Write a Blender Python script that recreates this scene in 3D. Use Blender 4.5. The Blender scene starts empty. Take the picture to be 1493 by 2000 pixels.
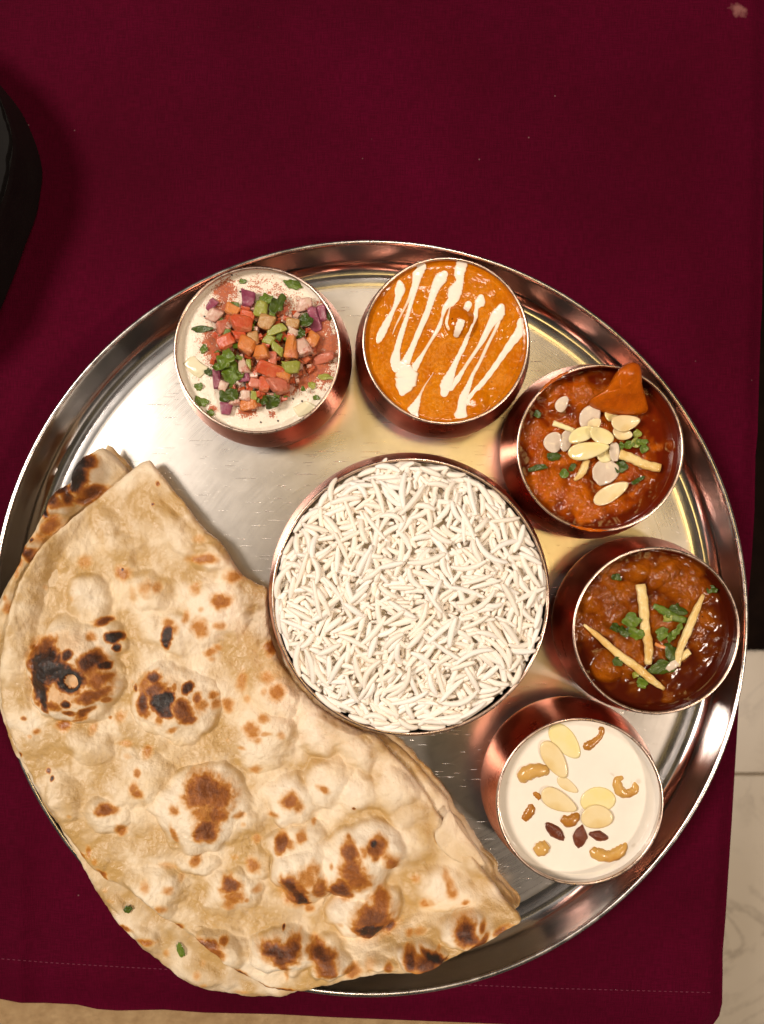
import bpy, bmesh, math, random
import numpy as np
from mathutils import Vector, Matrix, Euler

random.seed(7)
RNG = np.random.default_rng(11)
SC = bpy.context.scene
COL = SC.collection

# ------------------------------------------------------------------ camera
CAM_Z = 0.345                     # metres above the cloth
FPX = 26.0 / 36.0 * 2000.0
cam_d = bpy.data.cameras.new('camera')
cam_d.sensor_fit = 'VERTICAL'; cam_d.sensor_height = 36.0; cam_d.lens = 26.0
cam_d.clip_start = 0.01; cam_d.clip_end = 50.0
cam_d.dof.use_dof = True; cam_d.dof.focus_distance = 0.315; cam_d.dof.aperture_fstop = 11.0
cam = bpy.data.objects.new('camera', cam_d); COL.objects.link(cam)
cam.location = (0, 0, CAM_Z)
SC.camera = cam

# ------------------------------------------------------------------ light
world = bpy.data.worlds.new('World'); SC.world = world; world.use_nodes = True
bgn = world.node_tree.nodes['Background']
bgn.inputs[0].default_value = (1.0, 0.88, 0.78, 1); bgn.inputs[1].default_value = 0.032

def lamp(name, xy, h, size, power, col, aim=(0, 0, 0)):
    d = bpy.data.lights.new(name, 'AREA'); d.shape = 'DISK'; d.size = size
    d.energy = power; d.color = col
    o = bpy.data.objects.new(name, d); COL.objects.link(o)
    o.location = (xy[0], xy[1], h)
    o.rotation_euler = (Vector(aim) - o.location).to_track_quat('-Z', 'Y').to_euler()
    return o
# three warm restaurant spots around the table and dim area lights added for the lit ceiling mirrored in the steel
lamp('spot_lamp_a', (-1.45, 0.30), 1.95, 0.66, 49.0, (1.0, 0.885, 0.775))
lamp('spot_lamp_b', (1.55, -0.80), 2.00, 0.26, 27.0, (1.0, 0.83, 0.68))
lamp('spot_lamp_c', (0.22, 1.22), 2.15, 0.22, 12.0, (1.0, 0.86, 0.74))
lamp('ceiling_glow_a', (-0.72, 0.16), 2.40, 0.80, 0.70, (1.0, 0.88, 0.76))
lamp('ceiling_glow_b', (0.20, 0.33), 2.40, 0.50, 2.8, (1.0, 0.68, 0.24))
lamp('ceiling_glow_c', (0.62, -0.06), 2.40, 0.36, 2.7, (1.0, 0.68, 0.24))

SC.view_settings.view_transform = 'Standard'; SC.view_settings.look = 'None'
SC.view_settings.gamma = 1.0; SC.view_settings.use_curve_mapping = False
SC.view_settings.exposure = 0.0
SC.render.engine = 'CYCLES'
SC.cycles.max_bounces = 10; SC.cycles.diffuse_bounces = 7; SC.cycles.use_denoising = True

# ------------------------------------------------------------------ helpers
def W(px, py, z=0.0):
    """photo pixel -> point of the place at height z"""
    s = (CAM_Z - z) / FPX
    return Vector(((px - 746.5) * s, -(py - 1000.0) * s, z))

def Wn(px, py, z):
    s = (CAM_Z - z) / FPX
    return (px - 746.5) * s, -(py - 1000.0) * s

_P = RNG.permutation(512); _P = np.concatenate([_P, _P, _P])
_G = np.stack([np.cos(np.linspace(0, 2*np.pi, 64, endpoint=False)), np.sin(np.linspace(0, 2*np.pi, 64, endpoint=False))], 1)
def perlin(x, y):
    x = np.asarray(x, float); y = np.asarray(y, float)
    xi = np.floor(x).astype(int); yi = np.floor(y).astype(int)
    xf = x - xi; yf = y - yi; xi &= 511; yi &= 511
    u = xf*xf*xf*(xf*(xf*6-15)+10); v = yf*yf*yf*(yf*(yf*6-15)+10)
    def g(ix, iy, dx, dy):
        k = _G[_P[_P[ix & 511] + (iy & 511)] % 64]
        return k[..., 0]*dx + k[..., 1]*dy
    a = g(xi, yi, xf, yf); b = g(xi+1, yi, xf-1, yf)
    c = g(xi, yi+1, xf, yf-1); d = g(xi+1, yi+1, xf-1, yf-1)
    return (a*(1-u)+b*u)*(1-v) + (c*(1-u)+d*u)*v
def fbm(x, y, o=4, gain=0.5):
    s = 0; a = 1.0; f = 1.0
    for i in range(o):
        s = s + a*perlin(x*f + 17.3*i, y*f + 9.1*i); a *= gain; f *= 2.0
    return s
def sstep(a, b, x):
    t = np.clip((x-a)/(b-a), 0, 1); return t*t*(3-2*t)

def link(name, me, mat=None, parent=None, loc=None, rot=None, smooth=True):
    o = bpy.data.objects.new(name, me); COL.objects.link(o)
    if mat and not me.materials: me.materials.append(mat)
    if parent: o.parent = parent
    if loc is not None: o.location = loc
    if rot is not None: o.rotation_euler = rot
    return o
def mesh(name, v, f, smooth=True):
    me = bpy.data.meshes.new(name)
    v = np.asarray(v, float).tolist() if isinstance(v, np.ndarray) else v
    me.from_pydata(v, [], f)
    if smooth:
        me.polygons.foreach_set('use_smooth', np.ones(len(me.polygons), bool))
    me.update(); return me
def attr(me, name, vals):
    a = me.attributes.new(name, 'FLOAT', 'POINT'); a.data.foreach_set('value', np.asarray(vals, np.float32))
def empty(name, loc):
    o = bpy.data.objects.new(name, None); COL.objects.link(o); o.location = loc
    o.empty_display_size = 0.01; return o
def tag(o, label=None, cat=None, group=None, kind=None):
    if label: o['label'] = label
    if cat: o['category'] = cat
    if group: o['group'] = group
    if kind: o['kind'] = kind
    return o

def lathe(name, prof, n=160, closed=False):
    v = []; f = []
    for (r, z) in prof:
        for k in range(n):
            a = 2*math.pi*k/n; v.append((r*math.cos(a), r*math.sin(a), z))
    m = len(prof)
    for i in range(m - (0 if closed else 1)):
        j = (i+1) % m
        for k in range(n):
            q = (k+1) % n
            f.append((i*n+k, i*n+q, j*n+q, j*n+k))
    if not closed:
        for i in (0, m-1):
            if prof[i][0] > 1e-6 and prof[i][0] < 0.002:
                f.append(tuple(i*n+k for k in range(n)))
    return mesh(name, v, f)

def crom(pts, n):
    """Catmull-Rom through rows of pts (k,d), n samples per span"""
    P = np.asarray(pts, float); P = np.vstack([2*P[0]-P[1], P, 2*P[-1]-P[-2]])
    out = []
    for i in range(1, len(P)-2):
        for t in np.linspace(0, 1, n, endpoint=False):
            a, b, c, d = P[i-1], P[i], P[i+1], P[i+2]
            out.append(0.5*((2*b)+(c-a)*t+(2*a-5*b+4*c-d)*t*t+(-a+3*b-3*c+d)*t**3))
    out.append(P[-2]); return np.array(out)

def sweep(name, pts, wid, hei, sides=10, power=2.0, capround=True):
    """closed tube along pts (n,3): half width wid[i], half height hei[i]; power 2 = ellipse, larger = boxy"""
    pts = np.asarray(pts, float); n = len(pts)
    T = np.gradient(pts, axis=0); T /= np.linalg.norm(T, axis=1)[:, None] + 1e-12
    v = []; f = []
    for i in range(n):
        t = Vector(T[i]); up = Vector((0, 0, 1))
        s = t.cross(up); s = s.normalized() if s.length > 1e-6 else Vector((1, 0, 0))
        u = s.cross(t).normalized()
        for k in range(sides):
            a = 2*math.pi*(k+0.5)/sides; c, sn = math.cos(a), math.sin(a)
            x = math.copysign(abs(c)**(2/power), c)*wid[i]; y = math.copysign(abs(sn)**(2/power), sn)*hei[i]
            v.append(tuple(Vector(pts[i]) + s*x + u*y))
    for i in range(n-1):
        for k in range(sides):
            q = (k+1) % sides
            f.append((i*sides+k, i*sides+q, (i+1)*sides+q, (i+1)*sides+k))
    f.append(tuple(range(sides-1, -1, -1))); f.append(tuple((n-1)*sides+k for k in range(sides)))
    return mesh(name, v, f)

def slab(name, outline, th, bend=0.0, crump=0.0, cs=300.0, seed=0.0, rings=(0.35, 0.65, 0.88, 1.0), dome=0.0):
    """thin solid with a closed outline (k,2) round its middle; bent and crumpled"""
    O = np.asarray(outline, float); n = len(O); c = O.mean(0)
    def zz(p):
        R = np.abs(O-c).max()
        return bend*((p[:, 0]-c[0])**2)/(R*R) - dome*((p-c)**2).sum(1)/(R*R) + crump*fbm(p[:, 0]*cs+seed, p[:, 1]*cs+seed*1.7, 3)
    v = []; f = []
    for side in (1, -1):
        base = len(v)
        P = np.array([c]); v += [(P[0, 0], P[0, 1], zz(P)[0]+side*th/2)]
        for t in rings:
            P = c+(O-c)*t; z = zz(P); h = th/2*(1.0 if t < 0.95 else 0.35)
            v += [(P[i, 0], P[i, 1], z[i]+side*h) for i in range(n)]
        def idx(r, i): return base+1+r*n+(i % n)
        for i in range(n):
            tri = (base, idx(0, i), idx(0, i+1)); f.append(tri if side > 0 else tri[::-1])
            for r in range(len(rings)-1):
                q = (idx(r, i), idx(r+1, i), idx(r+1, i+1), idx(r, i+1)); f.append(q if side > 0 else q[::-1])
        if side > 0: topb = base
    L = len(rings)-1
    for i in range(n):
        a = topb+1+L*n+i; b = topb+1+L*n+(i+1) % n; c2 = base+1+L*n+(i+1) % n; d = base+1+L*n+i
        f.append((a, d, c2, b))
    return mesh(name, v, f)

def morsel(name, sx, sy, sz, seed):
    """wet chopped piece: blocky but rounded and uneven"""
    r = random.Random(seed); bm = bmesh.new(); bmesh.ops.create_icosphere(bm, subdivisions=3, radius=1.0)
    V = np.array([v.co[:] for v in bm.verts]); U = np.sign(V)*np.abs(V)**.36
    U *= 1+.24*fbm(V[:, 0]*1.3+seed*.37, V[:, 1]*1.3+V[:, 2]*.9+seed, 3)[:, None]
    U[:, 0] += r.uniform(-.35, .35)*U[:, 1]; U[:, 0] *= 1+r.uniform(-.3, .3)*U[:, 1]; U[:, 2] += r.uniform(-.3, .3)*U[:, 0]
    for v, q in zip(bm.verts, U): v.co = Vector((q[0]*sx/2*.86, q[1]*sy/2*.86, q[2]*sz/2*.86))
    me = bpy.data.meshes.new(name); bm.to_mesh(me); bm.free(); me.polygons.foreach_set('use_smooth', np.ones(len(me.polygons), bool)); return me
def dice(name, sx, sy, sz, seed, jit=0.33, bev=0.2):
    r = random.Random(seed); bm = bmesh.new(); bmesh.ops.create_cube(bm, size=1.0)
    for v in bm.verts:
        v.co += Vector((r.uniform(-jit, jit), r.uniform(-jit, jit), r.uniform(-jit, jit)))
        v.co.x *= sx; v.co.y *= sy; v.co.z *= sz
    bmesh.ops.bevel(bm, geom=list(bm.edges)+list(bm.verts), offset=bev*min(sx, sy, sz), segments=2, affect='EDGES', profile=0.6)
    if jit > 0:
        bmesh.ops.subdivide_edges(bm, edges=list(bm.edges), cuts=2, use_grid_fill=True)
        V = np.array([v.co[:] for v in bm.verts]); q = 1.6/min(sx, sy)
        d = min(sx, sy, sz)*.13*np.stack([fbm(V[:, 1]*q+seed, V[:, 2]*q+k, 2) for k in (3, 9, 15)], 1)
        for v, w in zip(bm.verts, V+d): v.co = Vector(w)
        for _ in range(7): bmesh.ops.smooth_vert(bm, verts=list(bm.verts), factor=.5, use_axis_x=True, use_axis_y=True, use_axis_z=True)
    me = bpy.data.meshes.new(name); bm.to_mesh(me); bm.free()
    me.polygons.foreach_set('use_smooth', np.ones(len(me.polygons), bool)); return me

# ------------------------------------------------------------------ materials
class NT:
    def __init__(s, name):
        s.m = bpy.data.materials.new(name); s.m.use_nodes = True; s.t = s.m.node_tree; s.n = s.t.nodes
        s.b = s.n['Principled BSDF']; s.out = s.n['Material Output']
    def node(s, ty, **kw):
        n = s.n.new(ty)
        for k, v in kw.items(): setattr(n, k, v)
        return n
    def set(s, node, key, val):
        i = node.inputs[key]
        if isinstance(val, bpy.types.NodeSocket): s.t.links.new(val, i)
        else: i.default_value = val
    def P(s, **kw):
        for k, v in kw.items():
            s.set(s.b, k.replace('_', ' '), v if not (isinstance(v, tuple) and len(v) == 3) else (*v, 1))
        return s
    def math(s, op, a, b=0.0, c=None, clamp=False):
        n = s.node('ShaderNodeMath', operation=op); n.use_clamp = clamp
        s.set(n, 0, a); s.set(n, 1, b)
        if c is not None: s.set(n, 2, c)
        return n.outputs[0]
    def noise(s, scale, detail=4, rough=0.55, vec=None, dist=0.0):
        n = s.node('ShaderNodeTexNoise'); s.set(n, 'Scale', scale); s.set(n, 'Detail', detail); s.set(n, 'Roughness', rough); s.set(n, 'Distortion', dist)
        s.set(n, 'Vector', vec if vec is not None else s.obj()); return n.outputs['Fac']
    def obj(s):
        if not hasattr(s, '_tc'): s._tc = s.node('ShaderNodeTexCoord')
        return s._tc.outputs['Object']
    def mapping(s, scale=(1, 1, 1), rot=(0, 0, 0), vec=None, loc=(0, 0, 0)):
        n = s.node('ShaderNodeMapping'); s.set(n, 'Vector', vec if vec is not None else s.obj())
        s.set(n, 'Scale', scale); s.set(n, 'Rotation', rot); s.set(n, 'Location', loc); return n.outputs[0]
    def vor(s, scale, vec=None, feat='F1', out='Distance', rnd=1.0):
        n = s.node('ShaderNodeTexVoronoi', feature=feat); s.set(n, 'Scale', scale); s.set(n, 'Randomness', rnd)
        s.set(n, 'Vector', vec if vec is not None else s.obj()); return n.outputs[out]
    def ramp(s, fac, stops, interp='LINEAR'):
        n = s.node('ShaderNodeValToRGB'); cr = n.color_ramp; cr.interpolation = interp
        while len(cr.elements) < len(stops): cr.elements.new(0.5)
        for e, (p, c) in zip(cr.elements, stops):
            e.position = p; e.color = (*c, 1) if len(c) == 3 else c
        s.set(n, 0, fac); return n.outputs[0]
    def mr(s, v, a, b, c=0.0, d=1.0, clamp=True):
        n = s.node('ShaderNodeMapRange'); n.clamp = clamp
        for i, q in enumerate((v, a, b, c, d)): s.set(n, i, q)
        return n.outputs[0]
    def mix(s, f, a, b, blend='MIX'):
        n = s.node('ShaderNodeMix', data_type='RGBA', blend_type=blend)
        s.set(n, 0, f)
        for i, q in ((6, a), (7, b)):
            s.set(n, i, (*q, 1) if isinstance(q, tuple) and len(q) == 3 else q)
        return n.outputs[2]
    def attr(s, name):
        n = s.node('ShaderNodeAttribute'); n.attribute_name = name; return n.outputs['Fac']
    def bump(s, h, dist, strength=1.0, prev=None):
        n = s.node('ShaderNodeBump'); s.set(n, 'Height', h); s.set(n, 'Distance', dist); s.set(n, 'Strength', strength)
        if prev is not None: s.set(n, 'Normal', prev)
        s.set(s.b, 'Normal', n.outputs[0]); s.set(s.b, 'Coat Normal', n.outputs[0]); return n.outputs[0]

def m_steel():
    t = NT('brushed_steel'); o = t.obj()
    sep = t.node('ShaderNodeSeparateXYZ'); t.set(sep, 0, o)
    r = t.math('SQRT', t.math('ADD', t.math('MULTIPLY', sep.outputs[0], sep.outputs[0]), t.math('MULTIPLY', sep.outputs[1], sep.outputs[1])))
    th = t.math('ARCTAN2', sep.outputs[1], sep.outputs[0])
    cb = t.node('ShaderNodeCombineXYZ'); t.set(cb, 0, t.math('MULTIPLY', r, 1500.0)); t.set(cb, 1, t.math('MULTIPLY', th, 5.0))
    ring = t.noise(1.0, 3, 0.6, cb.outputs[0])
    s = None
    for i, (rz, sx, sy, thr) in enumerate(((0.5, 38, 1900, .72), (-0.75, 50, 2300, .72), (1.25, 30, 1800, .73), (2.3, 55, 2600, .72))):
        nz = t.noise(1.0, 2, 0.5, t.mapping((sx, sy, 1), (0, 0, rz), loc=(3.1*i, 1.7*i, 0)), 0.25)
        k = t.mr(nz, thr, thr+.02); s = k if s is None else t.math('MAXIMUM', s, k)
    blot = t.noise(14.0, 5, 0.6); fing = t.noise(60.0, 4, 0.6)
    rough = t.math('ADD', t.mr(blot, .3, .7, .25, .35), t.math('MULTIPLY', t.math('SUBTRACT', ring, .5), .10))
    rough = t.math('SUBTRACT', rough, t.math('MULTIPLY', s, .12))
    col = t.mix(t.mr(fing, .35, .7), (.66, .62, .58), (.56, .52, .48))
    t.P(Base_Color=col, Metallic=1.0, Roughness=rough, Anisotropic=0.2)
    tg = t.node('ShaderNodeTangent', direction_type='RADIAL', axis='Z'); t.set(t.b, 'Tangent', tg.outputs[0])
    b = t.bump(ring, 0.00002, 0.3); t.bump(s, 0.00004, 0.6, b)
    return t.m
def m_polished():
    t = NT('polished_steel')
    n = t.noise(40, 4)
    t.P(Base_Color=(.60, .58, .57), Metallic=1.0, Roughness=t.mr(n, .3, .7, .14, .24))
    t.bump(t.noise(25, 3), 0.0006, 0.25); return t.m
def m_copper():
    t = NT('worn_copper')
    z = t.noise(1.0, 3, .6, t.mapping((60, 60, 900)))
    n = t.noise(45, 5, .6)
    col = t.ramp(n, [(.3, (.46, .130, .080)), (.5, (.62, .21, .13)), (.7, (.76, .295, .18))])
    t.P(Base_Color=col, Metallic=1.0, Roughness=t.math('ADD', t.mr(n, .3, .7, .24, .36), t.math('MULTIPLY', t.math('SUBTRACT', z, .5), .1)))
    t.bump(z, 0.00006, 0.4); return t.m
def m_rim():
    t = NT('copper_rim_steel'); n = t.noise(300, 3)
    t.P(Base_Color=(.72, .55, .46), Metallic=1.0, Roughness=t.mr(n, .3, .7, .22, .38)); t.bump(n, .0001, .5); return t.m
def m_trayrim():
    t = NT('tray_rim_steel'); n = t.noise(200, 3)
    t.P(Base_Color=(.70, .66, .63), Metallic=1.0, Roughness=t.mr(n, .3, .7, .18, .34)); t.bump(n, .0001, .4); return t.m
def m_lining():
    t = NT('bowl_lining_steel'); n = t.noise(30, 3)
    t.P(Base_Color=(.62, .56, .52), Metallic=1.0, Roughness=t.mr(n, .3, .7, .22, .34)); return t.m
def m_cloth():
    t = NT('burgundy_cloth')
    wx = t.noise(1.0, 2, .5, t.mapping((2600, 160, 1))); wy = t.noise(1.0, 2, .5, t.mapping((160, 2600, 1)))
    weave = t.math('ADD', wx, wy)
    big = t.noise(9, 4, .55); fade = t.noise(26, 5, .6)
    col = t.mix(t.mr(big, .35, .68), (.058, .0007, .0092), (.086, .0010, .0155))
    col = t.mix(t.mr(fade, .45, .8, 0, .35), col, (.074, .0012, .0095))
    col = t.mix(t.mr(weave, .85, 1.15, 0, .5), col, (.030, .0004, .0045))
    # lint and one pale smear by the far corner
    d = t.vor(75.0, out='Distance'); pick = t.noise(75.0, 0, 0, t.mapping((1, 1, 1), loc=(5, 5, 0)))
    lint = t.math('MULTIPLY', t.mr(d, .018, .035, 1, 0), t.mr(pick, .56, .6))
    col = t.mix(t.math('MULTIPLY', lint, .3), col, (.40, .24, .24))
    sp = W(1443, 20); off = t.node('ShaderNodeVectorMath', operation='DISTANCE')
    nd = t.node('ShaderNodeTexNoise'); t.set(nd, 'Scale', 160.0); t.set(nd, 'Detail', 4.0); t.set(nd, 'Vector', t.obj())
    ad = t.node('ShaderNodeVectorMath', operation='MULTIPLY_ADD'); t.set(ad, 0, nd.outputs['Color']); t.set(ad, 1, (.011, .011, 0)); t.set(ad, 2, t.obj())
    t.set(off, 0, ad.outputs[0]); t.set(off, 1, (sp.x+.0055, sp.y+.0055, 0))
    col = t.mix(t.mr(off.outputs['Value'], .0014, .0040, .42, 0), col, (.42, .20, .17))
    t.P(Base_Color=col, Roughness=.85, Specular_IOR_Level=.05, Sheen_Weight=.04, Sheen_Roughness=.4, Sheen_Tint=(.8, .05, .2))
    t.bump(weave, .00022, .8); return t.m
def m_naan(name='naan_crust', tint=1.0):
    t = NT(name); ch = t.attr('char'); oil = t.attr('oil')
    f1 = t.noise(420, 5, .6); f2 = t.noise(1500, 3, .6); pat = t.noise(38, 4, .6)
    base = t.mix(t.mr(pat, .35, .68), (.84*tint, .725*tint, .56*tint), (.75*tint, .58*tint, .36*tint))
    base = t.mix(t.math('MULTIPLY', oil, .85), base, (.47*tint, .275*tint, .070*tint))  # oily patches, with the shade of the valleys painted into the same tone
    base = t.mix(t.mr(t.attr('rise'), 0, 1, 0, .55), base, (.89*tint, .80*tint, .66*tint))
    c2 = t.math('ADD', ch, t.math('MULTIPLY', t.math('MULTIPLY', t.math('SUBTRACT', t.math('ADD', t.math('MULTIPLY', f1, .6), t.math('MULTIPLY', f2, .4)), .5), .45), t.mr(ch, .08, .5)))
    ccol = t.ramp(c2, [(0.0, (.72, .42, .13)), (.34, (.56, .245, .040)), (.58, (.32, .100, .014)), (.80, (.125, .034, .008)), (.94, (.030, .011, .006)), (1.0, (.016, .010, .008))])
    col = t.mix(t.mr(c2, .02, .42), base, ccol)
    fib = t.noise(1.0, 3, .6, t.mapping((700, 200, 400), (0, 0, .8)))
    spk = t.mr(t.noise(950, 2, .5), .70, .74)
    col = t.mix(t.math('MULTIPLY', spk, .35), col, (.45*tint, .25*tint, .10*tint))
    t.P(Base_Color=col, Roughness=t.mr(oil, 0, 1, .58, .30), Specular_IOR_Level=.45, Coat_Weight=t.math('ADD', t.math('MULTIPLY', oil, .35), t.mr(ch, .5, 1, 0, .12)), Coat_Roughness=.2)
    pass
    b = t.bump(f1, .0008, .55); b = t.bump(fib, .0004, .45, b); t.bump(f2, .0004, .5, b); return t.m
def m_rice():
    t = NT('rice_grain_white'); oi = t.node('ShaderNodeObjectInfo'); n = t.noise(500, 3)
    g = t.node('ShaderNodeNewGeometry')
    r = t.math('FRACT', t.math('ADD', oi.outputs['Random'], g.outputs['Random Per Island']))
    col = t.mix(r, (.965, .915, .855), (.93, .83, .70))
    col = t.mix(t.mr(n, .3, .7, 0, .3), col, (.97, .94, .89))
    t.P(Base_Color=col, Roughness=.42, Specular_IOR_Level=.4)
    t.bump(n, .0001, .4)
    return t.m
def m_gravy(name, thick, mid, oilc, grain=420, bumpd=.0006, rough=.22):
    t = NT(name); oil = t.attr('oil'); n1 = t.noise(grain, 5, .65); n2 = t.noise(90, 5, .6); n3 = t.noise(1300, 2, .5)
    col = t.mix(t.mr(n2, .38, .62), thick, mid)
    col = t.mix(t.mr(n1, .35, .72, 0, .55), col, tuple(c*.42 for c in thick))
    col = t.mix(t.mr(n3, .68, .74, 0, .5), col, tuple(min(1, c*1.35+.02) for c in thick))
    col = t.mix(oil, col, oilc)
    dots = t.math('MULTIPLY', t.mr(t.vor(160), .05, .08, 1, 0), t.mr(t.noise(160, 0), .55, .6))
    col = t.mix(t.math('MULTIPLY', dots, .8), col, (.03, .012, .005))
    t.P(Base_Color=col, Roughness=t.mr(oil, 0, 1, rough, .07), Specular_IOR_Level=.0, Coat_Weight=.6, Coat_Roughness=.12)
    k = t.mr(oil, 0, 1, 1, .02)
    b = t.bump(t.math('MULTIPLY', n1, k), bumpd, .9); t.bump(t.math('MULTIPLY', n3, k), bumpd*.35, .7, b); return t.m
def m_milk(name, col, powder=None):
    t = NT(name); n = t.noise(70, 4); c = t.mix(t.mr(n, .3, .7), col, tuple(x*.93 for x in col))
    if powder:
        p = t.attr('powder'); g = t.noise(900, 3, .7); g2 = t.noise(2200, 2, .6)
        k = t.math('ADD', p, t.math('MULTIPLY', t.math('SUBTRACT', t.math('ADD', g, g2), 1.0), 1.15))
        hue = t.mix(t.mr(g, .3, .7), (.26, .026, .003), (.52, .105, .008))
        c = t.mix(t.mr(k, .40, .54, 0, .95), c, hue)
        t.bump(k, .0003, .35)
        t.P(Base_Color=c, Roughness=t.mr(k, .4, .6, .24, .6))
    else:
        sub = t.math('MULTIPLY', t.mr(t.vor(130), .12, .22, 1, 0), t.mr(t.noise(130, 0), .55, .6))
        c = t.mix(t.math('MULTIPLY', sub, .4), c, (.55, .45, .33))
        t.P(Base_Color=c, Roughness=.2); t.bump(n, .0006, .3)
    t.P(Specular_IOR_Level=.4, Coat_Weight=.2, Coat_Roughness=.05)
    pass
    return t.m
def m_drizzle():
    t = NT('cream_drizzle'); e = t.attr('edge'); n = t.noise(260, 4)
    f = t.mr(t.math('ADD', e, t.math('MULTIPLY', t.math('SUBTRACT', n, .5), .5)), .28, .95, 0, .85)
    t.P(Base_Color=t.mix(f, (.93, .83, .71), (.72, .30, .04)), Roughness=.25, Specular_IOR_Level=.3, Coat_Weight=.3, Coat_Roughness=.12)
    t.bump(n, .0002, .4); return t.m
def m_food(name, a, b, scale=180, rough=.3, sss=.25, bumpd=.0003, tip=None, dust=False):
    t = NT(name); n = t.noise(scale, 4, .6); oi = t.node('ShaderNodeObjectInfo')
    f = t.math('ADD', t.mr(n, .32, .68, 0, .75), t.math('MULTIPLY', oi.outputs['Random'], .3), clamp=True)
    col = t.mix(f, a, b)
    if tip:
        col = t.mix(t.mr(t.noise(scale*.5, 3, .6), .50, .68, 0, .8), col, tip)
    if dust:
        col = t.mix(t.mr(t.math('ADD', t.noise(520, 3, .7), t.mr(t.noise(70, 2), .3, .7, -.12, .12)), .52, .68, 0, .75), col, (.42, .07, .012))
    t.P(Base_Color=col, Roughness=rough, Specular_IOR_Level=.3, Coat_Weight=.5, Coat_Roughness=.1)
    pass
    t.bump(t.noise(scale*3, 4, .6), bumpd, .7); return t.m
def m_plain(name, a, b, scale, rough, bscale=None, bd=.0005, spec=.4):
    t = NT(name); n = t.noise(scale, 5, .6)
    t.P(Base_Color=t.mix(t.mr(n, .3, .7), a, b), Roughness=rough, Specular_IOR_Level=spec)
    if bscale: t.bump(t.noise(bscale, 5, .65), bd, .8)
    return t.m
def m_marble():
    t = NT('marble_tile'); n = t.noise(3.0, 6, .6, None, .6); v = t.noise(5.5, 6, .65, None, 1.6)
    col = t.mix(t.mr(n, .3, .7), (.88, .78, .64), (.80, .69, .54))
    vein = t.mr(t.math('ABSOLUTE', t.math('SUBTRACT', v, .5)), 0, .035, 1, 0)
    col = t.mix(t.math('MULTIPLY', vein, t.mr(n, .42, .62, 0, .55)), col, (.27, .21, .15))
    t.P(Base_Color=col, Roughness=.34); return t.m

M = dict(steel=m_steel(), polish=m_polished(), copper=m_copper(), rim=m_rim(), trayrim=m_trayrim(), lining=m_lining(), cloth=m_cloth(),
    naan=m_naan(), naan2=m_naan('naan_crust_pale', .93), rice=m_rice(), marble=m_marble(),
    butter=m_gravy('butter_gravy', (.70, .215, .003), (.60, .155, .002), (.48, .10, .002), 700, .00006, .35),
    curry=m_gravy('red_curry', (.54, .118, .003), (.34, .052, .002), (.12, .010, .001), 300, .00032, .35),
    brown=m_gravy('brown_curry', (.36, .090, .003), (.18, .032, .002), (.060, .006, .001), 300, .00034, .35),
    yogurt=m_milk('yogurt', (.90, .80, .66), True), pudding=m_milk('milk_pudding', (.93, .85, .74)),
    cream=m_milk('cream', (.93, .84, .72)),
    drizzle=m_drizzle(),
    tomato=m_food('tomato_flesh', (.50, .055, .018), (.64, .15, .05), 260, .3, .3, .0005, (.66, .30, .17), True),
    orange=m_food('orange_tomato', (.58, .15, .02), (.66, .26, .07), 260, .3, .3, .0005, (.66, .30, .17), True),
    pinkish=m_food('pink_tomato', (.62, .22, .14), (.54, .12, .07), 260, .3, .3, .0005, (.66, .30, .17), True),
    onion=m_food('pale_onion', (.70, .55, .42), (.60, .32, .26), 240, .25, .4, .0005, None, True),
    purple=m_food('purple_onion', (.17, .014, .055), (.44, .14, .20), 200, .25, .3, .0005),
    cucumber=m_food('cucumber_flesh', (.80, .73, .52), (.74, .68, .44), 120, .2, .4),
    herb=m_food('herb_leaf', (.060, .115, .007), (.150, .215, .015), 260, .4, 0, .0006),
    herbdark=m_food('dark_herb_leaf', (.026, .055, .004), (.075, .11, .008), 260, .4, 0, .0006),
    lime=m_food('celery_green', (.22, .25, .02), (.36, .35, .07), 240, .3, .25, .0006),
    tan=m_food('tan_onion', (.52, .30, .12), (.42, .20, .05), 260, .3, .3, .0008, None, True),
    almond=m_food('almond_flake', (.84, .70, .44), (.80, .62, .30), 90, .32, .35, .0002, (.70, .48, .18)),
    almondy=m_food('yellow_almond', (.86, .70, .26), (.84, .74, .44), 90, .3, .35, .0001),
    garlic=m_food('pale_slice', (.78, .66, .52), (.66, .52, .40), 120, .22, .4, .0001),
    cashew=m_food('cashew_nut', (.66, .40, .12), (.56, .29, .06), 130, .3, .3, .0002, tip=(.40, .16, .025)),
    cashewd=m_food('fried_cashew', (.46, .20, .03), (.36, .13, .02), 130, .3, .2, .0002),
    raisin=m_food('raisin', (.10, .016, .006), (.20, .045, .010), 220, .35, .1, .0009),
    ginger=m_food('ginger_stick', (.86, .68, .34), (.78, .54, .18), 150, .35, .3, .0009, (.66, .34, .06)),
    meat=m_gravy('curried_meat', (.60, .128, .004), (.50, .090, .003), (.3, .04, .002), 300, .00035, .35),
    black=m_plain('black_iron', (.006, .005, .005), (.012, .010, .009), 60, .55, 300, .0004, .3),
    slate=m_plain('grey_slate', (.009, .008, .008), (.013, .012, .011), 40, .9, 400, .0004, .1),
    wood=m_plain('table_wood', (.12, .06, .03), (.20, .11, .05), 8, .5),
    dark_slab=m_plain('dark_brown_slab', (.010, .005, .004), (.02, .010, .007), 30, .9, 300, .002, .1),
    seat=m_plain('tan_upholstery', (.56, .38, .20), (.40, .25, .12), 90, .9, 260, .006, .2),
    thread=m_plain('hem_thread', (.13, .010, .035), (.17, .02, .05), 200, .8),
    pepper=m_plain('pepper_black', (.02, .012, .008), (.04, .02, .01), 200, .6),
)

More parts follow.
